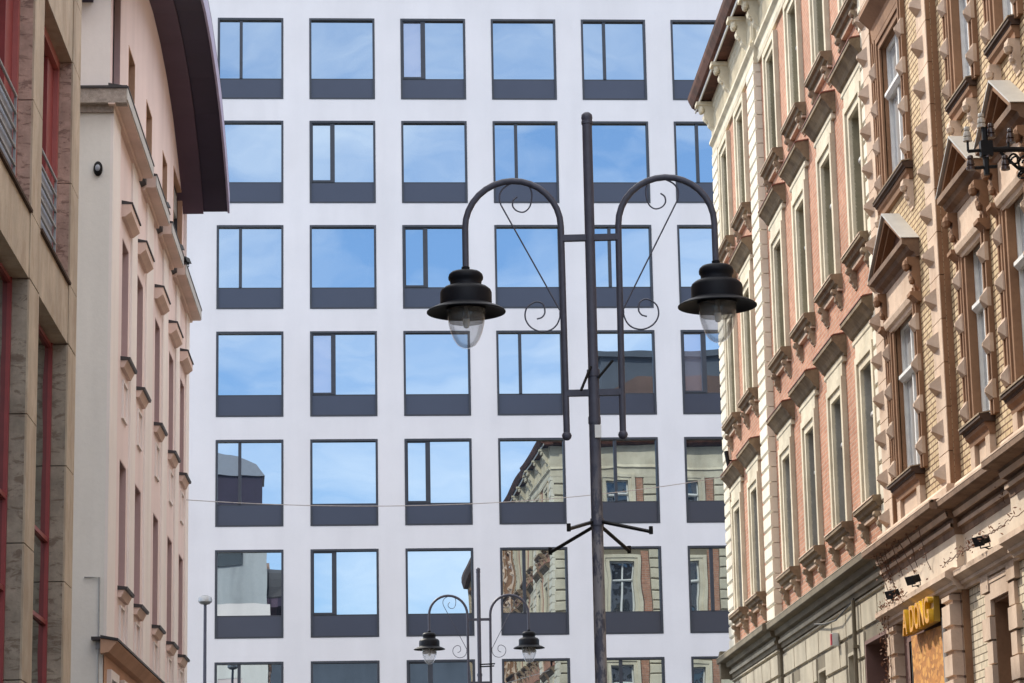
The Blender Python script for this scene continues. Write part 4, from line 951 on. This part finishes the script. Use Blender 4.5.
for y in PIERS[:-1]:
    a, b = y-3.3+PW+.004, y-PW-.004; w_ = b-a; uc = (a+b)/2
    for z0, z1 in ((8.1, 8.80), (11.55, 12.40)):
        m = MB(); m.fb(-w_/2, w_/2, -.012, -.44, z0, z1); s_ = FS.put('spandrel', m, M['trav'], uc)
        m = MB(); m.prof([(-.2, z1+.002), (.02, z1+.002), (.025, z1+.03), (-.2, z1+.05)], -w_/2, w_/2); obj('sill', m, M['grime'], s_)
    # upper bay: red frame and railing
    m = MB()
    for s in (-1, 1): m.fb(s*(w_/2), s*(w_/2-.10), -.16, -.30, 8.85, 11.55)
    m.fb(-w_/2+.1, w_/2-.1, -.16, -.30, 11.43, 11.55); wn = FS.put('window', m, M['redl'], uc)
    m = MB()
    for s in (-1, 1): m.fb(s*(w_/2-.101), s*(w_/2-.62), -.22, -.40, 8.85, 11.42)
    m.fb(-.06, .06, -.22, -.40, 8.85, 11.42); obj('frame', m, M['red'], wn)
    m = MB(); m.face([(-w_/2+.1, .36, 8.85), (w_/2-.1, .36, 8.85), (w_/2-.1, .36, 11.42), (-w_/2+.1, .36, 11.42)]); obj('pane', m, M['dkglass'], wn)
    m = MB()
    for k in range(6): m.tube([(-w_/2+.02, .13, 9.98-.19*k), (w_/2-.34, .13, 9.98-.19*k)], .017, 6)
    for u in (-w_/2+.04, w_/2-.36): m.fb(u-.015, u+.015, -.12, -.15, 8.85, 9.98)
    rl = obj('railing', m, M['steel'], wn)
    m = MB(); m.fb(-w_/2+.11, w_/2-.33, -.165, -.175, 8.86, 9.85); obj('railing_panel', m, M['bpanel'], rl)
    # lower bay: glazing with thin red frame
    m = MB()
    for s in (-1, 1): m.fb(s*(w_/2), s*(w_/2-.05), -.18, -.24, 0, 8.1)
    for z in (8.04, 5.75, 4.8, 3.4): m.fb(-w_/2+.05, w_/2-.05, -.19, -.24, z, z+.05)
    m.fb(-.03, .03, -.20, -.24, 0, 8.04)
    wn = FS.put('window', m, M['red'], uc)
    m = MB(); m.face([(-w_/2+.05, .225, 0), (w_/2-.05, .225, 0), (w_/2-.05, .225, 8.04), (-w_/2+.05, .225, 8.04)]); obj('pane', m, M['dkglass'], wn)
t = thing('gutter_end', 'dark metal bracket projecting at the top of the stone building corner', 'bracket', (-3.8, 30.9, 13.2))
m = MB(); m.tube([(-.05, -.6, .5), (.10, .05, -.05)], .025, 6); obj('rod', m, M['black'], t)
m = MB(); m.ball((.12, .0, .06), .06, 1.3, 1, .8, 8); m.box(.06, .14, -.03, .06, -.1, .02); obj('clamp', m, M['black'], t)

# ------------------------------------------------------------------ building closing the street behind the camera (seen mirrored in the lower panes)
db = thing('far_building', 'grey building with a flat roofline mirrored in the lowest office panes', 'building', (0, -62, 0))
m = MB(); m.box(-14, 18, -8, 0, -.5, 22.6); m.box(-14.4, 18.4, -8.4, .4, 22.6, 23.4); obj('wall', m, M['dist'], db)
for i in range(8):
    for z in (4, 8, 12, 16):
        m = MB(); m.box(-.7, .7, 0.004, .06, 0, 2.0); m.box(-.8, .8, .004, .12, -.12, 0.0); wn = obj('window', kit('dw', m.mesh, 'window'), M['dkmetal'], db, (-12+i*3.8, 0, z))

# ------------------------------------------------------------------ street lamps
def street_lamp(rot):
    t = thing('street_lamp', 'tall dark street lamp with two arched arms and clear pointed glass globes, nearest the camera', 'street lamp', (1.72, 22, 0), rot, 'twin arm street lamps along the street')
    m = MB(); m.lathe([(.052, .0), (.052, 3.0), (.0485, 5.5), (.0485, 6.0), (.044, 6.04), (.043, 8.26)], n=20); m.lathe([(.075, 0), (.09, .05), (.075, .12), (.08, .9), (.06, 1.0), (.052, 1.05)], n=20)
    obj('pole', m, M['pole'], t, sm=True)
    m = MB(); m.lathe([(.043, 8.255), (.05, 8.26), (.05, 8.285), (.044, 8.29), (.050, 8.315), (.046, 8.345), (.025, 8.365), (0, 8.37)], n=18); obj('finial', m, M['pole'], t, sm=True)
    for z, rr in ((6.03, .056), (5.62, .054), (4.74, .058)):
        m = MB(); m.lathe([(.04, z-.03), (rr, z-.03), (rr, z+.03), (.04, z+.03)], n=18); obj('collar', m, M['pole'], t)
    for z in (7.232, 5.86):
        m = MB(); m.box(-.25, .25, -.026, .026, z-.027, z+.027); obj('crossbar', m, M['pole'], t)
    for s in (-1, 1):
        m = MB(); P = [(s*.24, 0, 5.5), (s*.243, 0, 6.2), (s*.247, 0, 7.0), (s*.25, 0, 7.34)]
        for k in range(1, 17):
            a = math.pi*k/16; P.append((s*(.667-.417*math.cos(a)), 0, 7.34+.42*math.sin(a)))
        P += [(s*1.084, 0, 7.2), (s*1.084, 0, 6.995)]
        m.tube(P, .0285, 10); ar = obj('arm', m, M['pole'], t, sm=True)
        m = MB(); m.ball((s*.24, 0, 5.49), .042, n=12); obj('end_ball', m, M['pole'], ar, sm=True)
        def curve(pts, n=5):
            Q = [Vector((s*a, 0, b)) for a, b in pts]; Q = [2*Q[0]-Q[1]] + Q + [2*Q[-1]-Q[-2]]; o = []
            for k in range(1, len(Q)-2):
                a, b, c, d = Q[k-1:k+3]
                for q in range(n):
                    t_ = q/n; o.append(.5*((2*b)+(c-a)*t_+(2*a-5*b+4*c-d)*t_*t_+(3*b-a-3*c+d)*t_**3))
            return o + [Q[-2]]
        for P in (curve([(.62, 7.752), (.542, 7.728), (.505, 7.68), (.498, 7.603), (.52, 7.52), (.57, 7.478), (.63, 7.49), (.665, 7.533), (.66, 7.585), (.625, 7.616)]),
                  curve([(.62, 7.752), (.68, 7.735), (.74, 7.70), (.773, 7.653), (.78, 7.60), (.768, 7.546)]) + [Vector((s*.275, 0, 6.593))],
                  curve([(.258, 6.66), (.274, 6.58), (.277, 6.53), (.305, 6.465), (.36, 6.42), (.443, 6.408), (.53, 6.45), (.575, 6.53), (.56, 6.62), (.483, 6.672), (.42, 6.65), (.405, 6.578), (.43, 6.535), (.475, 6.52)])):
            m = MB(); m.tube(P, .007, 6); obj('scroll', m, M['pole'], ar)
    for s in (-1, 1):
        X = s*1.085
        m = MB(); m.lathe([(.03, 7.0), (.036, 6.995), (.036, 6.975), (.03, 6.97), (.05, 6.965), (.125, 6.95), (.145, 6.93), (.152, 6.905), (.150, 6.885), (.138, 6.87), (.136, 6.845), (.14, 6.832), (.185, 6.815), (.215, 6.79), (.224, 6.768), (.224, 6.66), (.232, 6.652), (.29, 6.632), (.33, 6.61), (.342, 6.60), (.342, 6.592), (.325, 6.596), (.28, 6.612), (.2, 6.632), (.172, 6.635), (.172, 6.615), (.162, 6.615), (.16, 6.70), (.05, 6.71)], (X, 0, 0), 44)
        hd = obj('lamp_head', m, M['lamp'], t, sm=True)
        G = [(.158, 6.66), (.164, 6.60), (.163, 6.55), (.155, 6.49), (.138, 6.42), (.112, 6.355), (.078, 6.305), (.04, 6.28), (0, 6.272)]
        m = MB(); m.lathe(G, (X, 0, 0), 36); obj('globe', m, M['globe'], hd, sm=True)
        m = MB(); m.lathe([(.150, 6.66), (.153, 6.60), (.150, 6.52), (.148, 6.505)], (X, 0, 0), 32); obj('refractor', m, M['smoke'], hd, sm=True)
        m = MB(); m.lathe([(.016, 6.70), (.018, 6.60), (.028, 6.56), (.03, 6.50), (.022, 6.46), (0, 6.45)], (X, 0, 0), 14); obj('bulb', m, M['bulb'], hd, sm=True)
    return t
LAMP = street_lamp(R(-4))
small = dup(LAMP); small.location = (1.82, 57, .4); small.rotation_euler = (0, 0, R(1.0))
small['label'] = 'distant twin arm street lamp low in the frame, in front of the white building'
def rods(parent, name, lst, r=.014, tips=True):
    for a, b in lst:
        m = MB(); m.tube([a, b], r, 6)
        if tips: m.tube([(b[0], b[1], b[2]-.02), (b[0], b[1], b[2]+.045)], r*1.1, 6)
        obj(name, m, M['black'], parent)
rods(LAMP, 'radial_rod', [((-.04, -.02, 4.74), (-.24, -.77, 4.58)), ((-.04, .02, 4.70), (-.41, .68, 4.58)), ((.04, -.02, 4.74), (.44, -.5, 4.58)), ((.04, .02, 4.70), (.28, .7, 4.58))], .016)
rods(LAMP, 'flag_holder', [((-.02, -.05, 6.08), (-.11, -.12, 5.86)), ((.04, -.04, 5.98), (.17, -.05, 6.13))], .013, False)
m = MB(); m.box(.0, .055, -.062, -.04, 5.46, 5.57); obj('plate', m, M['white'], LAMP)
rods(small, 'flag_holder', [((0, -.05, 6.25), (.33, -.1, 6.26)), ((0, -.05, 6.20), (.31, -.12, 6.21))], .015, False)
# slender modern lamp
t = thing('disc_lamp', 'slender grey street lamp with a flat round head in front of the white facade', 'street lamp', (-5.06, 70, gz(70)))
m = MB(); m.lathe([(.06, 0), (.055, 3), (.04, 9.0)], n=14); obj('pole', m, M['pole'], t, sm=True)
m = MB(); m.lathe([(.03, 8.95), (.12, 8.97), (.185, 9.03), (.19, 9.08), (.17, 9.15), (.08, 9.2), (0, 9.21)], n=24); obj('lamp_head', m, M['steel'], t, sm=True)
# wire across the street
mb = MB(); A_, B_ = Vector((-3.8, 47.6, 8.9)), Vector((7.4, 56.2, 10.62)); P = []
for i in range(41):
    k = i/40; q = A_.lerp(B_, k); q.z -= 4*.34*k*(1-k); P.append(q)
mb.tube(P, .008, 5); tag(obj('overhead_wire', mb, M['cableg']), 'thin grey wire sagging across the street in front of the white facade', 'wire')
